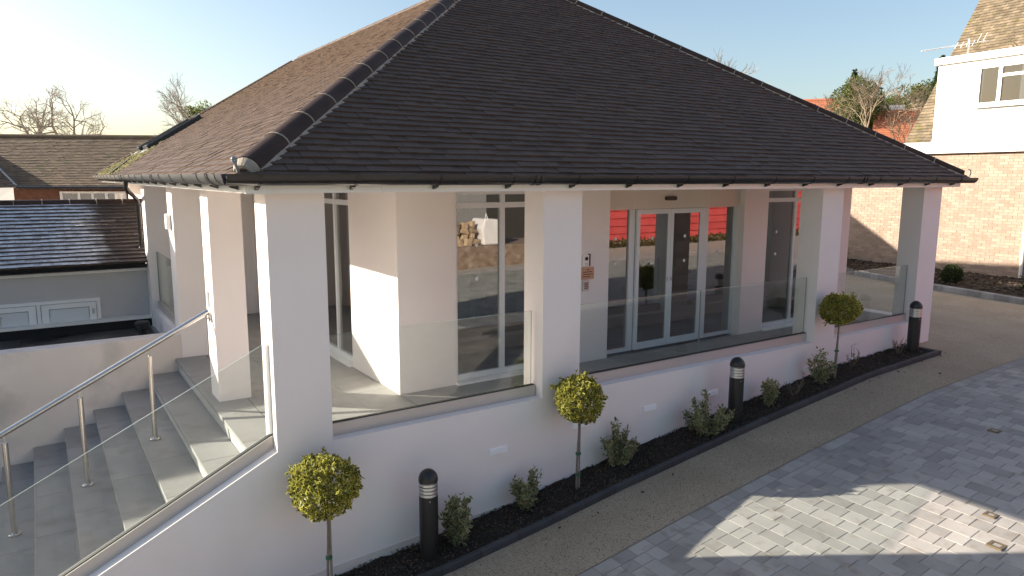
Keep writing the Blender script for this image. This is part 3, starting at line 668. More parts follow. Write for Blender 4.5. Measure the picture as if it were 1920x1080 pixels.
# ------------------------------------------------------------------ staircase
ST = thing('entrance_stairs', 'grey granite side steps rising to the columned terrace', 'stairs')
TR, RI, X0 = .371, .2, -.1; srg = random.Random(8)
obj('step_core', MB().ext([(X0-.03, .28, -.25)]+[(X0-.03-TR*((k+1)//2), .28, -.25-RI*(k//2+0)) for k in range(1, 16)]+[(X0-.03-TR*8, .28, -2.4), (X0-.03, .28, -2.4)], (0, 4.81, 0)), M['riser'], ST) if False else None
splits = [.26, 1.05, 2.15, 3.3, 4.3, 5.095]
for k in range(0, 9):
    zt = -.2-RI*k; xa = X0-TR*k; xb = X0-TR*(k-1) if k else .318
    off = srg.uniform(-.15, .15)
    ss = [splits[0]]+[q+off for q in splits[1:-1]]+[splits[-1]]
    for a, b_ in zip(ss[:-1], ss[1:]):
        obj('tread_slab', bx(xa, xb+(.029 if k else -.004), a+.002, b_-.002, zt-.045, zt), M['granite'], ST, bevel=.005)
    for a, b_ in zip(ss[:-1], ss[1:]):
        obj('riser_slab', bx(xa+.03, xa+.06, a+.001, b_-.001, zt-RI+.001, zt-.046), M['riser'], ST)
    obj('step_core', bx(xa+.062, xb+.02 if k else .25, .262, 5.09, zt-RI-.2, zt-.047), M['joint'], ST)
# sloping string wall with channel and glass
sl_ = .49
def sw(x): return .0+.5*x
m = MB(); m.ext([(0, 0, sw(0)), (0, 0, -2.6), (-3.7, 0, -2.9), (-3.7, 0, sw(-3.7))], (0, .26, 0)); obj('string_wall', m, M['render'], ST)
ch = obj('balustrade_channel', MB().ext([(-.004, .12, .001), (-.004, .12, .125), (-3.7, .12, sw(-3.7)+.125), (-3.7, .12, sw(-3.7)+.001)], (0, .09, 0)), M['channel'], ST)
obj('gasket', MB().ext([(-.004, .138, .126), (-.004, .138, .134), (-3.7, .138, sw(-3.7)+.134), (-3.7, .138, sw(-3.7)+.126)], (0, .05, 0)), M['dark_gasket'], ch)
glass_panel([(-3.68, .154, sw(-3.68)+.1), (-.05, .154, .08), (-.05, .154, .985), (-3.68, .154, sw(-3.68)+1.01)], (0, .013, 0), ch)
obj('wall_strip', bx(-.03, -.002, .13, .20, .14, .99), M['upvc'], ST)
# handrail
HR = thing('steel_handrail', 'brushed steel handrail on round posts down the middle of the steps', 'handrail')
yh = 2.735
obj('rail', MB().tube([(-.02, yh, .885), (-.12, yh, .835), (-3.3, yh, .835-3.18*.525)], .033, 16), M['steel'], HR, smooth=True)
obj('wall_bracket', MB().tube([(-.003, yh, .80), (-.02, yh, .80)], .05, 14).tube([(-.02, yh, .80), (-.05, yh, .81), (-.06, yh, .845)], .009, 8), M['steel'], HR, smooth=True)
for k, x in ((2, -.70), (4, -1.425), (6, -2.15), (8, -2.88)):
    zb = -.2-RI*k; zt = .835+(x+.12)*.525
    p_ = obj('post', MB().tube([(x, yh, zb+.012), (x, yh, zt-.12)], .029, 16), M['steel'], HR, smooth=True)
    obj('base_plate', MB().lathe([(.064, 0), (.064, .018), (.056, .026), (.03, .028)], (x, yh, zb+.001), 20), M['steel'], p_, smooth=True)
    obj('saddle', MB().tube([(x, yh, zt-.12), (x, yh, zt-.06), (x, yh, zt-.022)], .007, 8), M['steel'], p_, smooth=True)
    obj('cap', MB().lathe([(.0295, 0), (.0295, .012), (.012, .018)], (x, yh, zt-.121), 14), M['steel'], p_, smooth=True)

# ------------------------------------------------------------------ retaining wall, flat roof, annexe
rw = tag(obj('retaining_wall', bx(-6, -.001, 5.1, 5.4, -2.8, .15), M['render_dirty'], bevel=.006), 'rendered retaining wall behind the steps with stained face', 'wall')
frf = thing('flat_roof', 'wet black felt flat roof between the stair wall and the annexe', 'flat roof')
m = MB(); zr = -.27
for k, (a, b_) in enumerate(((-6, -3.1), (-3.1, -2.05), (-2.05, -1.15), (-1.15, -.002))):
    obj('felt_sheet', bx(a, b_-.004, 5.402, 8.2, zr-.1, zr+.004*(k % 2)), M['bitumen'], frf)
obj('upstand_trim', bx(-6, -.003, 8.17, 8.38, -.10, -.05), M['white'], frf)
obj('felt_upstand', bx(-6, -.004, 8.21, 8.385, -.4, -.101), M['matt'], frf)
vp = thing('roof_vent', 'small black mushroom vent standing on the wet flat roof', 'vent')
obj('pipe', MB().lathe([(.12, 0), (.065, .04), (.065, .2)], (-.30, 7.1, -.27)), M['black'], vp, smooth=True); obj('cowl', MB().lathe([(.1, .18), (.115, .2), (.115, .30), (.1, .32), (.02, .33)], (-.30, 7.1, -.27)), M['black'], vp, smooth=True)

AN = thing('annexe_building', 'low rendered annexe with frosted tiled roof left of the main building', 'building')
obj('wall', bx(-7, -.022, 8.4, 8.65, -2.2, .86), M['annexe_wall'], AN); obj('fascia', bx(-7, -.022, 8.33, 8.35, .78, .90), M['upvc'], AN); obj('soffit', bx(-7, -.022, 8.351, 8.399, .79, .81), M['upvc'], AN)
m = MB(); P = []
p0 = Vector((-7, 8.24, .925)); r = .085
for k in range(13): t = math.pi*k/12; P.append(p0+Vector((0, -math.cos(t)*r, -math.sin(t)*r)))
for k in range(12, -1, -1): t = math.pi*k/12; P.append(p0+Vector((0, -math.cos(t)*(r-.006), -math.sin(t)*(r-.006))))
n_ = len(P); vec = Vector((6.96, 0, 0)); m.v = [tuple(q) for q in P]+[tuple(q+vec) for q in P]
for k in range(n_): m.f.append((k, (k+1) % n_, n_+(k+1) % n_, n_+k)); m.m.append(0)
ag = obj('gutter', m, M['gutter'], AN, smooth=True)
aK = .525; ac = 1/math.sqrt(1+aK*aK); aE, aZ = 8.24, .96; aR = 10.2
m = MB(); m.face([(-7, aE, aZ-.01), (.36, aE, aZ-.01), (.36, aR, aZ+aK*(aR-aE)-.01), (-7, aR, aZ+aK*(aR-aE)-.01)]); m.face([(-7, aR, aZ+aK*(aR-aE)-.01), (.36, aR, aZ+aK*(aR-aE)-.01), (.36, 12.2, aZ-.01), (-7, 12.2, aZ-.01)])
ar = obj('roof', m, M['tile_base'], AN)
aSL = (aR-aE)/ac
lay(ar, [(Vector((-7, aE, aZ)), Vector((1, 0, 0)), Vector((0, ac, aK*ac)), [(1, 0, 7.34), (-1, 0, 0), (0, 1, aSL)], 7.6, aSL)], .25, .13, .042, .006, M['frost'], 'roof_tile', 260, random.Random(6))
x = -7.
while x < 0.3:
    obj('ridge_tile', MB().ext([(x+.004, aR+.12*math.cos(math.pi*k/8), aZ+aK*(aR-aE)-.06+.12*math.sin(math.pi*k/8)) for k in range(9)], (.44, 0, 0)), M['hip'], ar, smooth=True)
    obj('ridge_mortar', bx(x+.444, x+.458, aR-.115, aR+.115, aZ+aK*(aR-aE)-.06, aZ+aK*(aR-aE)+.065), M['mortar'], ar); x += .455
# annexe window unit
m = MB(); yw = 8.385; m.box(-2.5, -.82, yw-.03, yw+.01, .28, .335); m.box(-.88, -.82, yw-.03, yw+.01, -.3, .279); m.box(-1.79, -1.73, yw-.03, yw+.01, -.3, .279); m.box(-2.5, -2.44, yw-.03, yw+.01, -.3, .279)
aw = obj('window', m, M['upvc'], AN)
for a, b_ in ((-2.43, -1.8), (-1.72, -.89)):
    m = MB(); f = .11; m.box(a, a+f, yw-.05, yw-.031, -.3, .272); m.box(b_-f, b_, yw-.05, yw-.031, -.3, .272); m.box(a+f, b_-f, yw-.05, yw-.031, .19, .272)
    cs = obj('casement', m, M['upvc'], aw); obj('panel', bx(a+f+.008, b_-f-.008, yw-.036, yw-.031, -.3, .18), M['panel'], aw); obj('shadow_gap', bx(a+f, b_-f, yw-.0375, yw-.0365, .176, .19), M['lead'], aw)  # thin grey strip stands in for the shadow gap above each panel
    hx = a+.05 if a < -2 else b_-.05; obj('handle', MB().box(hx-.02, hx+.02, yw-.07, yw-.051, .06, .15).box(hx-.02 if a > -2 else hx, hx+.1 if a < -2 else hx, yw-.085, yw-.071, .10, .125), M['alu'], aw)

# ------------------------------------------------------------------ planting
def leaf(m, P, d, nrm, l, w, rim):
    s_ = d.cross(nrm).normalized(); i = len(m.v); nn = s_.cross(d)
    m.v += [tuple(P), tuple(P+d*l*.5+s_*w*.5+nn*l*.06), tuple(P+d*l), tuple(P+d*l*.5-s_*w*.5+nn*l*.06), tuple(P+d*l*.5-nn*l*.02)]
    m.f += [(i, i+4, i+1), (i+1, i+4, i+2), (i+2, i+4, i+3), (i+3, i+4, i)]; m.m += [0]*4; rim += [.9, 1, 1, 1, 0]
def rvec(rg):
    while True:
        v = Vector((rg.uniform(-1, 1), rg.uniform(-1, 1), rg.uniform(-1, 1)))
        if .05 < v.length < 1: return v.normalized()
def leafobj(name, m, rim, mt, parent, kind=None):
    o = obj(name, m, mt, parent); a = o.data.attributes.new('rim', 'FLOAT', 'POINT'); a.data.foreach_set('value', rim)
    if kind: o['kind'] = kind
    return o
def ball(c, rx, rz, n_, l, rg, bumps=22):
    m = MB(); rim = []; c = Vector(c); bs = [(rvec(rg), rg.uniform(-.05, .12)) for _ in range(bumps)]
    for k in range(n_):
        v = rvec(rg); rr = (rg.uniform(.55, 1)**.5)*(.88+sum(h*max(0, v.dot(b_)-.8)/.2 for b_, h in bs))
        P = c+Vector((v.x*rx, v.y*rx, v.z*rz))*rr; w_ = rvec(rg); d = (w_-v*w_.dot(v)+v*.45+Vector((0, 0, .2))).normalized(); ll = l*rg.uniform(.7, 1.25)
        leaf(m, P, d, (v+rvec(rg)*1.0).normalized(), ll, ll*.55, rim)
    for k in range(16):
        v = (rvec(rg)+Vector((0, 0, .3))).normalized(); e = rg.uniform(1.05, 1.24)
        for q in range(9):
            f_ = .9+(e-.9)*q/8; P = c+Vector((v.x*rx, v.y*rx, v.z*rz))*f_+rvec(rg)*.012; ll = l*rg.uniform(.7, 1.1); leaf(m, P, (v+rvec(rg)).normalized(), rvec(rg), ll, ll*.5, rim)
    return m, rim
def standard(x, y, zc, rx, rz, seed, label):
    rg = random.Random(seed); t = thing('topiary_tree', label, 'tree', 'clipped ball trees along the wall')
    zb = g(x)
    obj('trunk', MB().tube([(x-.012, y, zb-.05), (x-.006, y+.01, zb+.3*(zc-zb)), (x+.012, y+.004, zb+.65*(zc-zb)), (x, y, zc)], [.015, .0125, .013, .011], 7), M['bark'], t, smooth=True)
    obj('stake', MB().tube([(x+.03, y+.01, zb-.05), (x+.028, y+.01, zc-rz*.6)], .011, 6), M['stake'], t)
    for z in (zb+.2, zb+.45): obj('tie', MB().tube([(x+.008, y+.005, z), (x+.008, y+.005, z+.025)], .032, 8), M['leaf_tie'], t)
    m, rim = ball((x, y, zc), rx, rz, 2500, .056, rg); leafobj('crown', m, rim, M['leaf_var'], t)
    m = MB()
    for k in range(26): v = rvec(rg); m.tube([(x, y, zc-rz*.4), (x+v.x*rx*.7, y+v.y*rx*.7, zc+v.z*rz*.7)], [.006, .003], 4)
    obj('branches', m, M['twig'], t)
M['leaf_tie'] = mat('green_tie', (.03, .12, .06), rough=.6)
standard(.32, -.35, -.28, .33, .29, 21, 'largest yellow-green ball tree in front of the corner column')
standard(3.30, -.30, .02, .285, .28, 22, 'yellow-green ball tree in front of the second column')
standard(8.27, -.33, .56, .285, .235, 23, 'darker green ball tree in front of the third column')
def shrub(x, y, h, w, seed, label, mt='leaf_var2', stems=9, per=60, l=.05, lean=0):
    rg = random.Random(seed); t = thing('young_shrub', label, 'shrub', 'young shrubs in the planting bed'); z0 = g(x)+.02; m = MB(); rim = []; sm_ = MB(); h *= 1.13; w *= 1.13; l *= 1.08
    for k in range(stems):
        a = rg.uniform(0, 6.28); rr = rg.uniform(.1, 1)**.7*w*.5; hh2 = h*(1-.5*(rr/(w*.5))**1.5)*rg.uniform(.75, 1.05)
        p0 = Vector((x+rg.uniform(-.03, .03), y+rg.uniform(-.03, .03), z0)); p2 = Vector((x+rr*math.cos(a)+lean*hh2, y+rr*math.sin(a)*.8, z0+hh2)); p1 = (p0+p2)/2+Vector((math.cos(a), math.sin(a), 0))*rr*.25
        sm_.tube([p0, p1, p2], [.007, .005, .003], 5)
        for q in range(int(per*1.7)):
            f_ = rg.uniform(.12, 1.02); P = (p0*(1-f_)**2+p1*2*f_*(1-f_)+p2*f_*f_)+rvec(rg)*rg.uniform(0, .05)
            d = (rvec(rg)+Vector((0, 0, .55))).normalized(); ll = l*rg.uniform(.6, 1.3); leaf(m, P, d, rvec(rg), ll, ll*.45, rim)
    obj('stems', sm_, M['twig'], t); leafobj('foliage', m, rim, M[mt], t)
shrub(1.72, -.33, .58, .40, 31, 'tall leafy variegated shrub beside the nearest bollard', stems=11, per=70, l=.055, lean=-.02)
shrub(2.66, -.22, .44, .40, 32, 'small pale variegated shrub below the leftmost air vent', stems=10, per=60)
shrub(3.98, -.2, .52, .50, 33, 'bushy variegated shrub just right of the second ball tree', stems=13, per=75)
shrub(5.42, -.36, .52, .66, 34, 'broad spreading variegated shrub left of the middle bollard', stems=15, per=65)
shrub(6.72, -.3, .46, .34, 35, 'upright variegated shrub right of the middle bollard', stems=8, per=60)
shrub(7.92, -.32, .58, .36, 36, 'slim spired variegated shrub just left of the third ball tree', stems=8, per=60)
def twigs(x, y, h, seed, label):
    rg = random.Random(seed); t = thing('bare_plant', label, 'plant', 'bare twiggy plants in the planting bed'); m = MB(); z0 = g(x)+.02; rim = []; lm = MB()
    for k in range(9):
        a = rg.uniform(0, 6.28); e = Vector((x+.14*math.cos(a), y+.1*math.sin(a), z0+h*rg.uniform(.5, 1))); m.tube([(x+rg.uniform(-.05, .05), y, z0), e], [.005, .003], 4)
        for q in range(3): P = Vector((x, y, z0)).lerp(e, rg.uniform(.4, 1)); m.tube([P, P+Vector((rg.uniform(-.06, .06), rg.uniform(-.05, .05), rg.uniform(.02, .09)))], .0028, 4); leaf(lm, P, rvec(rg), rvec(rg), .035, .015, rim)
    obj('stems', m, M['bark'], t); leafobj('foliage', lm, rim, M['leaf_hedge'], t)
twigs(7.3, -.32, .26, 41, 'bare twiggy plant left of the slim spired shrub'); twigs(8.95, -.2, .34, 42, 'bare twiggy plant just right of the third ball tree'); twigs(10.2, -.25, .28, 43, 'bare twiggy plant beside the farthest bollard')
# bollards
def bollard(x, y, h, label):
    t = thing('bollard_light', label, 'bollard', 'black bollard lights in the bed'); z = g(x)
    obj('post', MB().lathe([(.095, -.15), (.095, h-.265)], (x, y, z), 28), M['black'], t, smooth=True)
    obj('screw', MB().tube([(x-.03, y-.09, z+h-.3), (x-.032, y-.098, z+h-.3)], .006, 8), M['alu'], t)
    obj('lens', MB().lathe([(.075, h-.264), (.075, h-.115)], (x, y, z), 28), M['diff'], t, smooth=True)
    for k in range(4): obj('louvre_ring', MB().lathe([(.076, h-.262+k*.036), (.096, h-.262+k*.036), (.094, h-.238+k*.036), (.076, h-.236+k*.036)], (x, y, z), 28), M['alu'], t, smooth=True)
    obj('dome_cap', MB().lathe([(.098, h-.116)]+[(.098*math.cos(a), h-.1+.105*math.sin(a)) for a in [math.pi/2*k/8 for k in range(8)]]+[(.006, h+.005)], (x, y, z), 28), M['black'], t, smooth=True)
M['diff'] = mat('frosted_diffuser', (.6, .6, .58), rough=.4)
bollard(1.376, -.31, .97, 'nearest black bollard light with domed cap left in the bed'); bollard(5.955, -.355, .92, 'middle black bollard light behind the broad spreading shrub'); bollard(10.55, -.30, .9, 'farthest black bollard light at the right end of the bed')

# ------------------------------------------------------------------ right forecourt: kerb, bed, brick house
kp_ = [(16.8, -3.5), (17.05, -1), (17.36, .67), (17.93, 2.85), (18.6, 4.9), (19.4, 6.66), (20.6, 9.0), (21.5, 11)]
def kl(t):
    k = min(int(t), len(kp_)-2); f_ = t-k; return Vector((kp_[k][0]+(kp_[k+1][0]-kp_[k][0])*f_, kp_[k][1]+(kp_[k+1][1]-kp_[k][1])*f_, 0))
pts = [kl(k/400*(len(kp_)-1)) for k in range(401)]
m = MB(); gz = -.30
left = [(p.x+.1, p.y, gz+.03) for p in pts[::20]]
for a, b_ in zip(left[:-1], left[1:]): m.face([a, (26, a[1], gz+.12), (26, b_[1], gz+.12), b_])
sb = struct('house_bed', m, M['soil'])
m = MB()
for k in range(1500):
    y = brg.uniform(-3, 9); x = brg.uniform(17.6+.2*max(0, y), 21.6); s_ = brg.uniform(.02, .06)
    T = Matrix.Translation((x, y, gz+.08)) @ Matrix.Rotation(brg.uniform(0, 6.28), 4, 'Z') @ Matrix.Rotation(brg.uniform(-.8, .8), 4, 'X'); m.box(-s_, s_, -s_*.5, s_*.5, -.01, .01, T=T)
obj('bark_chips', m, M['chip'], sb, kind='stuff')
struct('forecourt_edge', MB().ext([(17.2, -3.5, -.8)]+[(p.x, p.y, -.8) for p in pts[::20]]+[(17.2, 11, -.8)], (0, 0, .395)), M['resin'])
kr = struct('kerb', MB().ext([(p.x+.02, p.y, -.6) for p in pts[::25]]+[(p.x+.1, p.y, -.6) for p in pts[::-25]], (0, 0, .15)), M['kerbpale'])
acc = 0; last = pts[0]; a0 = pts[0]
for p in pts[1:]:
    acc += (p-last).length; last = p
    if acc > .34:
        d_ = (p-a0).normalized(); s_ = Vector((d_.y, -d_.x, 0)); m = MB()
        m.ext([a0+Vector((0, 0, -.45)), a0+s_*.13+Vector((0, 0, -.45)), a0+s_*.13+Vector((0, 0, -.255)), a0+s_*.02+Vector((0, 0, -.255)), a0+Vector((0, 0, -.275))], p-a0-d_*.008); obj('kerb_stone', m, M['kerbpale'], kr); a0 = p; acc = 0

HB = Vector((21.03, 2.197, 0)); th = R(6); hd = Vector((math.sin(th), math.cos(th), 0)); hn = Vector((hd.y, -hd.x, 0))
HM = Matrix((hn, hd, Vector((0, 0, 1)))).transposed().to_4x4(); HM.translation = HB          # local x: into the house, y: along wall
H = thing('brick_house', 'buff brick house with white clad upper floor and mossy roof', 'house')
def hb(*a, T=HM): return MB().box(*a, T=T)
obj('wall', hb(.006, .3, -5, 9, -.6, 3.3), M['brick_mortar'], H)
bl, bh = .25, .083
bm = hb(0, .1, 0, bl-.010, 0, bh-.010).mesh('brick', M['brick'])
bm = MB().box(0, .1, 0, bl-.010, 0, bh-.010).mesh('brick', M['brick'])
cand = []; r_ = 0; z = -.5
while z < 3.24:
    y = -5+(bl/2 if r_ % 2 else 0)
    while y < 8.8:
        u, v, dd_ = proj(HM @ Vector((0, y, z))); cand.append(((0 if (u < 1925 and v > 255 and u > 1600) else 1), dd_, y, z)); y += bl
    z += bh; r_ += 1
cand.sort(); st = MB(); hrg = random.Random(12)
for k, (a, b_, y, z) in enumerate(cand):
    T = HM @ Matrix.Translation((hrg.uniform(-.002, .003), y, z))
    if k < 300: link('brick', bm, H, mw=T)
    else: st.box(0, .1, 0, bl-.010, 0, bh-.010, T=T)
obj('more_bricks', st, M['brick'], H, kind='stuff')
obj('eaves_fascia', hb(-.14, .4, -5, 3.95, 3.26, 3.60), M['white'], H); 
obj('white_cladding', hb(-.05, 3.0, -5, 2.85, 3.602, 5.86), M['white'], H); obj('parapet', hb(-.14, 3.02, -5, 2.93, 5.862, 6.06), M['white'], H)
obj('lead_apron', hb(-.1, -.051, -5, 2.85, 3.603, 3.66), M['lead'], H)
# mossy roof behind the dormer
hk = 1.45; ph = math.atan(hk)
Or = HM @ Vector((.0, 3.75, 3.60)); Uu = -hd; Vv = (hn*math.cos(ph)+Vector((0, 0, 1))*math.sin(ph)).normalized()
m = MB(); m.face([Or, Or+Uu*9, Or+Uu*9+Vv*6.5, Or+Vv*6.5]); hr_ = obj('roof', m, M['tile_base'], H)
lay(hr_, [(Or, Uu, Vv, [(-1, 0, 0), (1, 0, 8.9), (0, 1, 6.4)], 9, 6.4)], .19, .115, .03, .004, M['mossroof'], 'roof_tile', 300, random.Random(13))
m = MB(); m.ext([HM @ Vector((.3, 3.72, 3.3)), HM @ Vector((4.4, 3.72, 9.5)), HM @ Vector((8, 3.72, 9.5)), HM @ Vector((8, 3.72, 3.3))], -hd*.1); obj('gable_wall', m, M['brick'], H)
# dormer window
m = MB(); x0 = -.105; Y0, Y1, Z0, Z1 = .10, 1.62, 4.58, 5.66
def hbx(a, b_, c, d_, dx=0): m.box(x0+dx, x0+.054, a, b_, c, d_, T=HM)
hbx(Y0-.6, Y1, Z1-.06, Z1); hbx(Y0-.6, Y1, Z0, Z0+.07); hbx(Y1-.06, Y1, Z0+.07, Z1-.06); hbx(.98, 1.08, Z0+.07, Z1-.06); hbx(Y0-.6, .98, 5.32, 5.40)
hw_ = obj('window', m, M['upvc'], H); obj('pane', hb(-.075, -.07, 1.08, 1.56, Z0+.07, Z1-.06), M['houseglass'], hw_); obj('pane', hb(-.075, -.07, -.5, .98, Z0+.07, 5.32), M['houseglass'], hw_); obj('pane', hb(-.075, -.07, -.5, .98, 5.40, Z1-.06), M['houseglass'], hw_)
obj('curtain', hb(-.066, -.058, 1.1, 1.5, Z0+.07, Z1-.06), M['curtain'], hw_); obj('curtain', hb(-.062, -.056, .6, .97, Z0+.07, Z1-.06), M['curtain'], hw_); obj('curtain', hb(-.066, -.058, .1, .5, Z0+.07, Z1-.06), M['bag'], hw_); obj('room', hb(-.0545, -.0515, -.5, .98, Z0+.07, Z1-.06), M['curtain'], hw_); obj('sill', hb(-.16, -.106, Y0-.6, Y1+.05, Z0-.07, Z0-.002), M['upvc'], hw_)
obj('downpipe', MB().tube([HM @ Vector((-.06, -.02, -.2)), HM @ Vector((-.06, -.02, 3.25))], .045, 10), M['white'], H, smooth=True)
sk = MB(); P0 = Or+Uu*3.95+Vv*3.4; Fm = Matrix((Uu, Vv, Uu.cross(Vv))).transposed().to_4x4(); Fm.translation = P0
sk.box(0, .06, 0, 1, 0, .12, T=Fm); sk.box(.74, .8, 0, 1, 0, .12, T=Fm); sk.box(.061, .739, 0, .06, 0, .12, T=Fm); sk.box(.061, .739, .94, 1, 0, .12, T=Fm); obj('skylight', sk, M['lead'], hr_); obj('skylight_pane', MB().box(.061, .739, .061, .939, .05, .06, T=Fm), M['skyglass'], hr_)
# TV aerial on the parapet
ta = thing('tv_aerial', 'white television aerial on the white dormer parapet', 'aerial')
P = HM @ Vector((.6, 2.4, 6.06)); boom = Vector((-.62, .5, -.12)).normalized(); el = Vector((.6, .2, .25)).normalized()
obj('mast', MB().tube([P, P+Vector((0, 0, .55))], .03, 8), M['white'], ta)
Q = P+Vector((0, 0, .42)); obj('boom', MB().tube([Q-boom*.55, Q+boom*1.35], .016, 6), M['white'], ta)
for k in range(6): c_ = Q+boom*(-.45+k*.16); s_ = .5 if k < 2 else .33; obj('element', MB().tube([c_-el*s_+Vector((0, 0, .12 if k < 2 else 0)), c_+el*s_+Vector((0, 0, .12 if k < 2 else 0))], .012, 5), M['white'], ta)
# bed plants
t = thing('round_shrub', 'round dark clipped shrub in the bed before the brick wall', 'shrub'); m, rim = ball((18.55, 2.85, -.02), .27, .26, 1800, .06, random.Random(51)); leafobj('foliage', m, rim, M['leaf_dark'], t); obj('stem', MB().tube([(18.55, 2.85, -.3), (18.55, 2.85, .05)], .03, 6), M['twig'], t)
t = thing('round_shrub', 'low dark shrub at the right edge below the white downpipe', 'shrub'); m, rim = ball((18.8, .9, -.05), .38, .3, 1500, .07, random.Random(52)); leafobj('foliage', m, rim, M['leaf_dark'], t); obj('stem', MB().tube([(18.8, .9, -.3), (18.8, .9, .0)], .03, 6), M['twig'], t)
t = thing('red_spiky_plant', 'red spiky leaved plant by the shaded brick wall', 'plant'); m = MB(); rim = []; rg = random.Random(53)
for k in range(70):
    a = rg.uniform(0, 6.28); e = rg.uniform(.4, 1.4); d_ = Vector((math.cos(a)*math.cos(e), math.sin(a)*math.cos(e), math.sin(e))); leaf(m, Vector((21.0, 7.6, -.25)), d_, Vector((0, 0, 1)), rg.uniform(.3, .6), .05, rim)
leafobj('foliage', m, rim, M['leaf_red'], t)

# ------------------------------------------------------------------ background left: long brown roofed house
FH = thing('brown_roofed_house', 'long brick house with mossy brown roof behind the annexe', 'house')
fo = Vector((-1.1, 26, 0)); fa = R(-28); fu = Vector((math.cos(fa), math.sin(fa), 0)); fv = Vector((-fu.y, fu.x, 0)); FM = Matrix((fu, fv, Vector((0, 0, 1)))).transposed().to_4x4(); FM.translation = fo
fe, fr_z, fd = 2.1, 4.12, 3.9
obj('wall', MB().box(-1.6, 9, .5, 7, -2, fe-.04, T=FM), M['redbrick'], FH)
m = MB(); m.face([FM @ Vector(p) for p in ((-1.2, 0, fe), (9, 0, fe), (9, fd, fr_z), (-5.1, fd, fr_z))]); m.face([FM @ Vector(p) for p in ((9, fd, fr_z), (9, 2*fd, fe), (-9, 2*fd, fe), (-9, fd, fr_z))])
m.face([FM @ Vector(p) for p in ((-1.2, 0, fe), (-5.1, fd, fr_z), (-5.1, -8, fr_z), (-1.2, -8, fe))]); m.face([FM @ Vector(p) for p in ((-5.1, fd, fr_z), (-9, fd, fe), (-9, -8, fe), (-5.1, -8, fr_z))])
ro = obj('roof', m, M['tile_base'], FH)
fs = math.hypot(fd, fr_z-fe); Vv2 = (fv*fd+Vector((0, 0, fr_z-fe)))/fs
lay(ro, [(FM @ Vector((-1.2, 0, fe)), fu, Vv2, [(-1, -3.9/fs, 0), (1, 0, 10.2), (0, 1, fs)], 10.3, fs), (FM @ Vector((-1.2, -8, fe)), fv, (-fu*fd+Vector((0, 0, fr_z-fe)))/fs, [(-1, 0, 0), (1, -fd/fs, 8), (0, 1, fs)], 12.5, fs)], .22, .14, .03, .004, M['brownroof'], 'roof_tile', 300, random.Random(14))
obj('ridge', MB().tube([FM @ Vector((-5.1, fd, fr_z+.02)), FM @ Vector((9, fd, fr_z+.02))], .12, 10), M['moss_ridge'] if 'moss_ridge' in M else M['brownroof'], ro)
obj('valley', MB().tube([FM @ Vector((-1.2, 0, fe+.03)), FM @ Vector((-5.1, fd, fr_z+.03))], .05, 6), M['lead'], ro)
obj('gutter', MB().tube([FM @ Vector((-1.2, -.05, fe-.03)), FM @ Vector((9, -.05, fe-.03))], .06, 8), M['gutter'], FH)
m = MB(); a, b_, c, d_ = .1, 2.5, .8, 1.92; yq = .42
for p in ((a, b_, d_-.07, d_), (a, b_, c, c+.07)): m.box(p[0], p[1], yq, yq+.09, p[2], p[3], T=FM)
for q in (a, .75, 1.25, 1.75, b_-.07): m.box(q, q+.09, yq+.002, yq+.088, c+.07, d_-.07, T=FM)
fw_ = obj('window', m, M['upvc'], FH)
for q0, q1 in ((a+.09, .75), (.84, 1.25), (1.34, 1.75), (1.84, b_-.07)): obj('pane', MB().box(q0, q1, yq+.04, yq+.05, c+.07, d_-.07, T=FM), M['glass'], fw_)
obj('white_door', MB().box(3.2, 4.1, .40, .49, -.2, 2.0, T=FM), M['upvc'], FH)

# ------------------------------------------------------------------ background right: roofs beyond
def cottage(name, label, o, ang, w, d_, e, r_, mt, wallm, chim=None):
    t = thing(name, label, 'house', 'red roofed houses beyond'); a = R(ang); u_ = Vector((math.cos(a), math.sin(a), 0)); v_ = Vector((-u_.y, u_.x, 0)); T = Matrix((u_, v_, Vector((0, 0, 1)))).transposed().to_4x4(); T.translation = Vector(o)
    m = MB(); m.ext([T @ Vector(p) for p in ((0, .3, -1), (0, .3, e), (0, d_/2, r_-.1), (0, d_-.3, e), (0, d_-.3, -1))], u_*w); obj('wall', m, M[wallm], t)
    m = MB()
    for (y0, y1) in ((0, d_/2), (d_, d_/2)): m.ext([T @ Vector((-.25, y0, e-.1)), T @ Vector((-.25, y1, r_)), T @ Vector((-.25, y1, r_+.12)), T @ Vector((-.25, y0, e+.02))], u_*(w+.5))
    rr = obj('roof', m, M[mt], t); obj('ridge', MB().tube([T @ Vector((-.25, d_/2, r_+.08)), T @ Vector((w+.25, d_/2, r_+.08))], .14, 8), M[mt], rr)
    m = MB()
    for k in range(24):
        f_ = k/24
        for sg in (0, 1):
            y_ = f_*d_/2 if sg == 0 else d_-f_*d_/2; z_ = e+.02+(r_+.1-e)*f_; m.box(-.25, w+.25, y_-.02, y_+.02, z_, z_+.04, T=T)
    obj('tile_courses', m, M[mt], rr, kind='stuff')
    if chim:
        cx_, h = chim; c_ = obj('chimney', MB().box(cx_, cx_+.9, d_/2-.35, d_/2+.35, r_-.5, r_+h, T=T).box(cx_-.06, cx_+.96, d_/2-.41, d_/2+.41, r_+h+.001, r_+h+.14, T=T), M['redbrick'], rr if False else t)
        for q in (.15, .55): obj('chimney_pot', MB().lathe([(.13, 0), (.1, .4), (.13, .42), (.13, .46)], tuple(T @ Vector((cx_+q+.1, d_/2, r_+h+.142))), 12), M['orangeroof'], t)
    return t
import sys
def at(u, v, depth): return CAMP+(rt2*((u-960)/FPX)+up2*(-(v-540)/FPX)+fw)*depth
def ridge_at(u, v, depth, w, d_, ang):
    p = at(u, v, depth); a = R(ang); u_ = Vector((math.cos(a), math.sin(a), 0)); v_ = Vector((-u_.y, u_.x, 0)); q = p-u_*w-v_*d_/2
    return (q.x, q.y, 0), p.z-.1
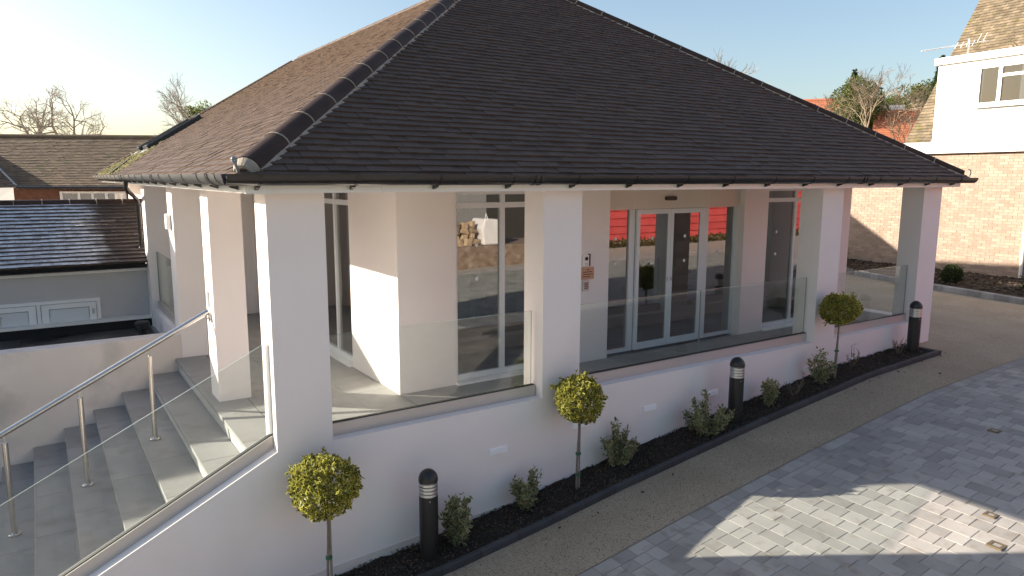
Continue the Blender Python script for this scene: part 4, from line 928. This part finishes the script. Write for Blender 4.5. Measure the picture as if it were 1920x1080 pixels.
o_, z_ = ridge_at(1570, 186, 60, 11, 8, -60); cottage('red_roofed_house', 'house with orange roof and brick chimney just above the hip', o_, -60, 11, 8, z_-3.2, z_, 'orangeroof', 'redbrick', chim=(5.7, .55))
o_, z_ = ridge_at(1736, 207, 48, 2.9, 6, -58); cottage('red_roofed_house', 'small orange roofed house beside the white dormer', o_, -58, 2.9, 6, z_-2.9, z_, 'orangeroof', 'redbrick')
o_, z_ = ridge_at(1690, 200, 56, 3.2, 6, -55); cottage('grey_roofed_house', 'grey roofed house half hidden by the bare birch', o_, -55, 3.2, 6, z_-2.2, z_, 'lead', 'redbrick')

# ------------------------------------------------------------------ trees
def bare_tree(name, label, base, h, spread, seed, mt='twig', tm='bark', trunk=.3, lev=6, start=.3, fan=.55, twr=.013):
    rg = random.Random(seed); t = thing(name, label, 'tree', 'bare winter trees'); tr = MB(); br = MB(); base = Vector(base)
    def grow(P, d_, L_, r_, k):
        n_ = 3; pts = [P]; dd_ = d_.copy()
        for q in range(n_): dd_ = (dd_+rvec(rg)*.22+Vector((0, 0, .05))).normalized(); pts.append(pts[-1]+dd_*L_/n_)
        rs = [r_*(1-.35*q/n_) for q in range(n_+1)]
        (tr if k == 0 else br).tube(pts, rs, 8 if k < 2 else (5 if k < 4 else 3), caps=k < 3)
        if k >= lev: return
        nb = 3 if k < lev-1 else 4
        for q in range(nb):
            P2 = pts[-1] if q < 2 else pts[rg.choice((1, 2))]; ax = rvec(rg); e = (dd_+ax*fan*rg.uniform(.7, 1.3)*spread).normalized()
            grow(P2, e, L_*rg.uniform(.62, .82), max(r_*.6, twr), k+1)
    grow(base, Vector((0, 0, 1)), h*start, trunk, 0)
    obj('trunk', tr, M[tm], t, smooth=True); obj('crown', br, M[mt], t)
p = at(118, 250, 62); bare_tree('bare_tree', 'wide bare tree rising behind the brown roof on the left', (p.x, p.y, p.z-3.5), 9.0, 1.5, 61, trunk=.24, lev=6, fan=.62, twr=.009)
p = at(65, 250, 66); bare_tree('bare_tree', 'bare tree at the far left behind the brown roof', (p.x, p.y, p.z-3.5), 8.4, 1.5, 66, trunk=.22, lev=6, fan=.62, twr=.009)
p = at(372, 240, 60); bare_tree('bare_tree', 'upright bare tree showing over the sunny roof slope', (p.x, p.y, p.z-3), 8.2, 1.25, 62, trunk=.16, lev=6, fan=.55, twr=.009)
p = at(1352, 122, 55); bare_tree('bare_tree', 'bare twigs of a tree showing just over the right hip', (p.x, p.y, p.z-7.5), 9, 1.1, 63, trunk=.2, lev=5)
p = at(1640, 270, 38); bare_tree('bare_birch', 'pale barked bare birch in front of the far houses', (p.x, p.y, p.z-2.2), 7.0, 1.15, 64, mt='birch', tm='birch', trunk=.10, lev=6, twr=.008)
p = at(1690, 275, 40); bare_tree('bare_birch', 'slim bare birch left of the white dormer', (p.x, p.y, p.z-2.2), 6.6, 1.0, 65, mt='birch', tm='birch', trunk=.08, lev=6, twr=.007)
def evergreen(name, label, c, rx, ry, rz, n_, l, seed, mt='leaf_ever', cone=False):
    rg = random.Random(seed); t = thing(name, label, 'tree', 'evergreens beyond the roof'); m = MB(); rim = []; c = Vector(c)
    bl_ = [(rvec(rg), rg.uniform(.3, .6)) for _ in range(22)]
    for k in range(n_):
        if cone:
            f_ = rg.random()**.7; a = rg.uniform(0, 6.28); rr = f_*(.75+.35*math.sin(a*5+f_*22))*rg.uniform(.5, 1); P = c+Vector((math.cos(a)*rx*rr, math.sin(a)*ry*rr, rz*(1-2*f_))); v = Vector((math.cos(a), math.sin(a), -.1))
        else:
            q, s_ = rg.choice(bl_); v = rvec(rg); P = c+Vector((q.x*rx*.72, q.y*ry*.72, q.z*rz*.72))+Vector((v.x*rx, v.y*ry, v.z*rz))*s_*rg.uniform(.7, 1)
        leaf(m, P, (v+rvec(rg)).normalized(), rvec(rg), l*rg.uniform(.7, 1.3), l*.5, rim)
    leafobj('crown', m, rim, M[mt], t); obj('trunk', MB().tube([(c.x, c.y, -.5), (c.x, c.y, c.z+rz*.6)], [.25, .05], 7), M['bark'], t)
p = at(1610, 200, 50); evergreen('evergreen_tree', 'tall dark evergreen right of the orange roof', (p.x, p.y, p.z-.5), 1.9, 1.9, 2.3, 11000, .2, 71)
p = at(1601, 160, 51); evergreen('conifer_tree', 'pointed conifer tip above the tall evergreen', (p.x, p.y, p.z), .5, .5, 1.1, 1500, .2, 72, 'leaf_dark', True)
p = at(1730, 192, 66); evergreen('evergreen_tree', 'rounded evergreen behind the red brick house', (p.x, p.y, p.z-.8), 3.0, 2.4, 2.2, 9000, .25, 73)
p = at(1672, 195, 70); evergreen('evergreen_tree', 'low evergreen mass between the conifer and the dormer', (p.x, p.y, p.z-1), 2.4, 2, 1.5, 6000, .25, 74)
p = at(1762, 165, 60); evergreen('conifer_tree', 'dark conifer half hidden by the white dormer', (p.x, p.y, p.z), 1.3, 1.3, 2.6, 4000, .24, 75, 'leaf_dark', True)
p = at(372, 190, 64); evergreen('evergreen_tree', 'yellowish evergreen tuft under the upright bare tree', (p.x, p.y, p.z-1.2), 1.3, 1.3, 1.1, 2500, .2, 76)

# ------------------------------------------------------------------ opposite side of the yard (seen mirrored in the glass)
RB = thing('red_boarded_barn', 'red boarded barn across the yard mirrored in the entrance glass', 'barn'); rb_y = -14.0
obj('wall', bx(16, 34, rb_y-5, rb_y-.06, -.6, 6.0), M['tile_base'], RB); obj('plinth', bx(15.98, 34.02, rb_y-.058, rb_y+.06, -.9, -.3), M['render_dirty'], RB)
for k in range(19): z = -.3+k*.34; obj('board', MB().ext([(15.99, rb_y-.055, z), (15.99, rb_y+.085, z), (15.99, rb_y+.02, z+.35), (15.99, rb_y-.055, z+.35)], (18.02, 0, 0)), M['red'], RB)
obj('board_sign', bx(17.6, 18.7, rb_y+.09, rb_y+.12, -.1, .3), M['white'], RB)
m = MB(); rim = []; rg = random.Random(81)
for k in range(5000): leaf(m, Vector((rg.uniform(14.5, 32), rg.uniform(-13.6, -12.7), rg.uniform(-.5, -.3+.22*rg.random()))), rvec(rg), rvec(rg), .16, .08, rim)
hg = leafobj('low_hedge', m, rim, M['leaf_hedge'], None, 'stuff'); hg['label'] = 'low brown hedge along the foot of the red barn'; hg['category'] = 'hedge'
SW = thing('rubble_stone_wall', 'heap of rubble stones on the low brick wall across the yard', 'wall'); rg = random.Random(82)
tag(obj('low_brick_wall', bx(6.3, 13.6, -12.6, -10.5, -1.2, .25), mat('old_brick', (.16, .10, .07), (.26, .19, .14), scale=7, rough=.95, bump=.6, bscale=20, c3=(.32, .26, .2), s3=5, t3=(.5, .7))), 'low brick wall under the rubble stones across the yard', 'wall')
for r_ in range(4):
    x = 6.8+rg.uniform(0, .2)
    while x < 10.4:
        l_ = rg.uniform(.14, .36); T = Matrix.Translation((x+l_/2, -10.95+rg.uniform(-.06, .06), .36+r_*.19)) @ Matrix.Rotation(rg.uniform(-.12, .12), 4, 'Y') @ Matrix.Rotation(rg.uniform(-.15, .15), 4, 'Z')
        sb_ = MB().box(-l_/2, l_/2, -.2, .2, -.105, .105, T=T); sb_.v = [(a+rg.uniform(-.06, .06), b+rg.uniform(-.06, .06), c+rg.uniform(-.07, .07)) for a, b, c in sb_.v]; obj('stone', sb_, M['stone'], SW, bevel=.035); x += l_+.02
BG = thing('bulk_bag', 'white woven bulk bag on the low brick wall across the yard', 'bag')
obj('sack', MB().ext([(10.75, -10.6, .255), (11.55, -10.6, .255), (11.62, -10.6, .8), (11.5, -10.6, 1.1), (10.8, -10.6, 1.14), (10.68, -10.6, .8)], (0, -.85, 0)), M['bag'], BG, bevel=.06)
for a in (10.82, 11.36): obj('loop', MB().tube([(a, -10.65, 1.08), (a+.05, -10.65, 1.32), (a+.12, -10.65, 1.1)], .02, 5), M['bag'], BG)
m = MB()
for i in range(20):
    for j in range(8):
        f_ = lambda i, j: (-30+i*2.3, -12.4-j*2.2, -.8+min(3.2, j*.62)*(1 if i < 17 else .3)+.25*math.sin(i*1.3+j))
        m.face([f_(i, j), f_(i, j+1), f_(i+1, j+1), f_(i+1, j)])
struct('grass_bank', m, M['grass'])
for k in range(5):
    evergreen('yard_tree', ['large evergreen on the grass bank across the yard, first from the left', 'second evergreen on the bank across the yard', 'middle evergreen on the bank across the yard', 'fourth evergreen on the bank across the yard', 'last evergreen on the bank nearest the red barn'][k], (-26+k*9, -34-(k % 2)*3, 3.5), 5, 3, 4.5, 2500, .6, 90+k)

# ------------------------------------------------------------------ neighbouring wing left of the frame: its roof shades the steps
NW = thing('neighbour_house', 'tall rendered house wing beside the annexe, left of the frame', 'house')
obj('wall', MB().ext([(-15, 7.4, -2.4), (-15, 7.4, 2.7), (-15, 10, 3.95), (-15, 12.6, 2.7), (-15, 12.6, -2.4)], (10.6, 0, 0)), M['render_dirty'], NW)
m = MB()
for y0, y1 in ((7.0, 10), (13.0, 10)): m.ext([(-15.2, y0, 2.52), (-15.2, y1, 4.0), (-15.2, y1, 4.12), (-15.2, y0, 2.64)], (11.0, 0, 0))
obj('roof', m, M['brownroof'], NW); obj('ridge', MB().tube([(-15.2, 10, 4.09), (-4.2, 10, 4.09)], .11, 8), M['brownroof'], NW)
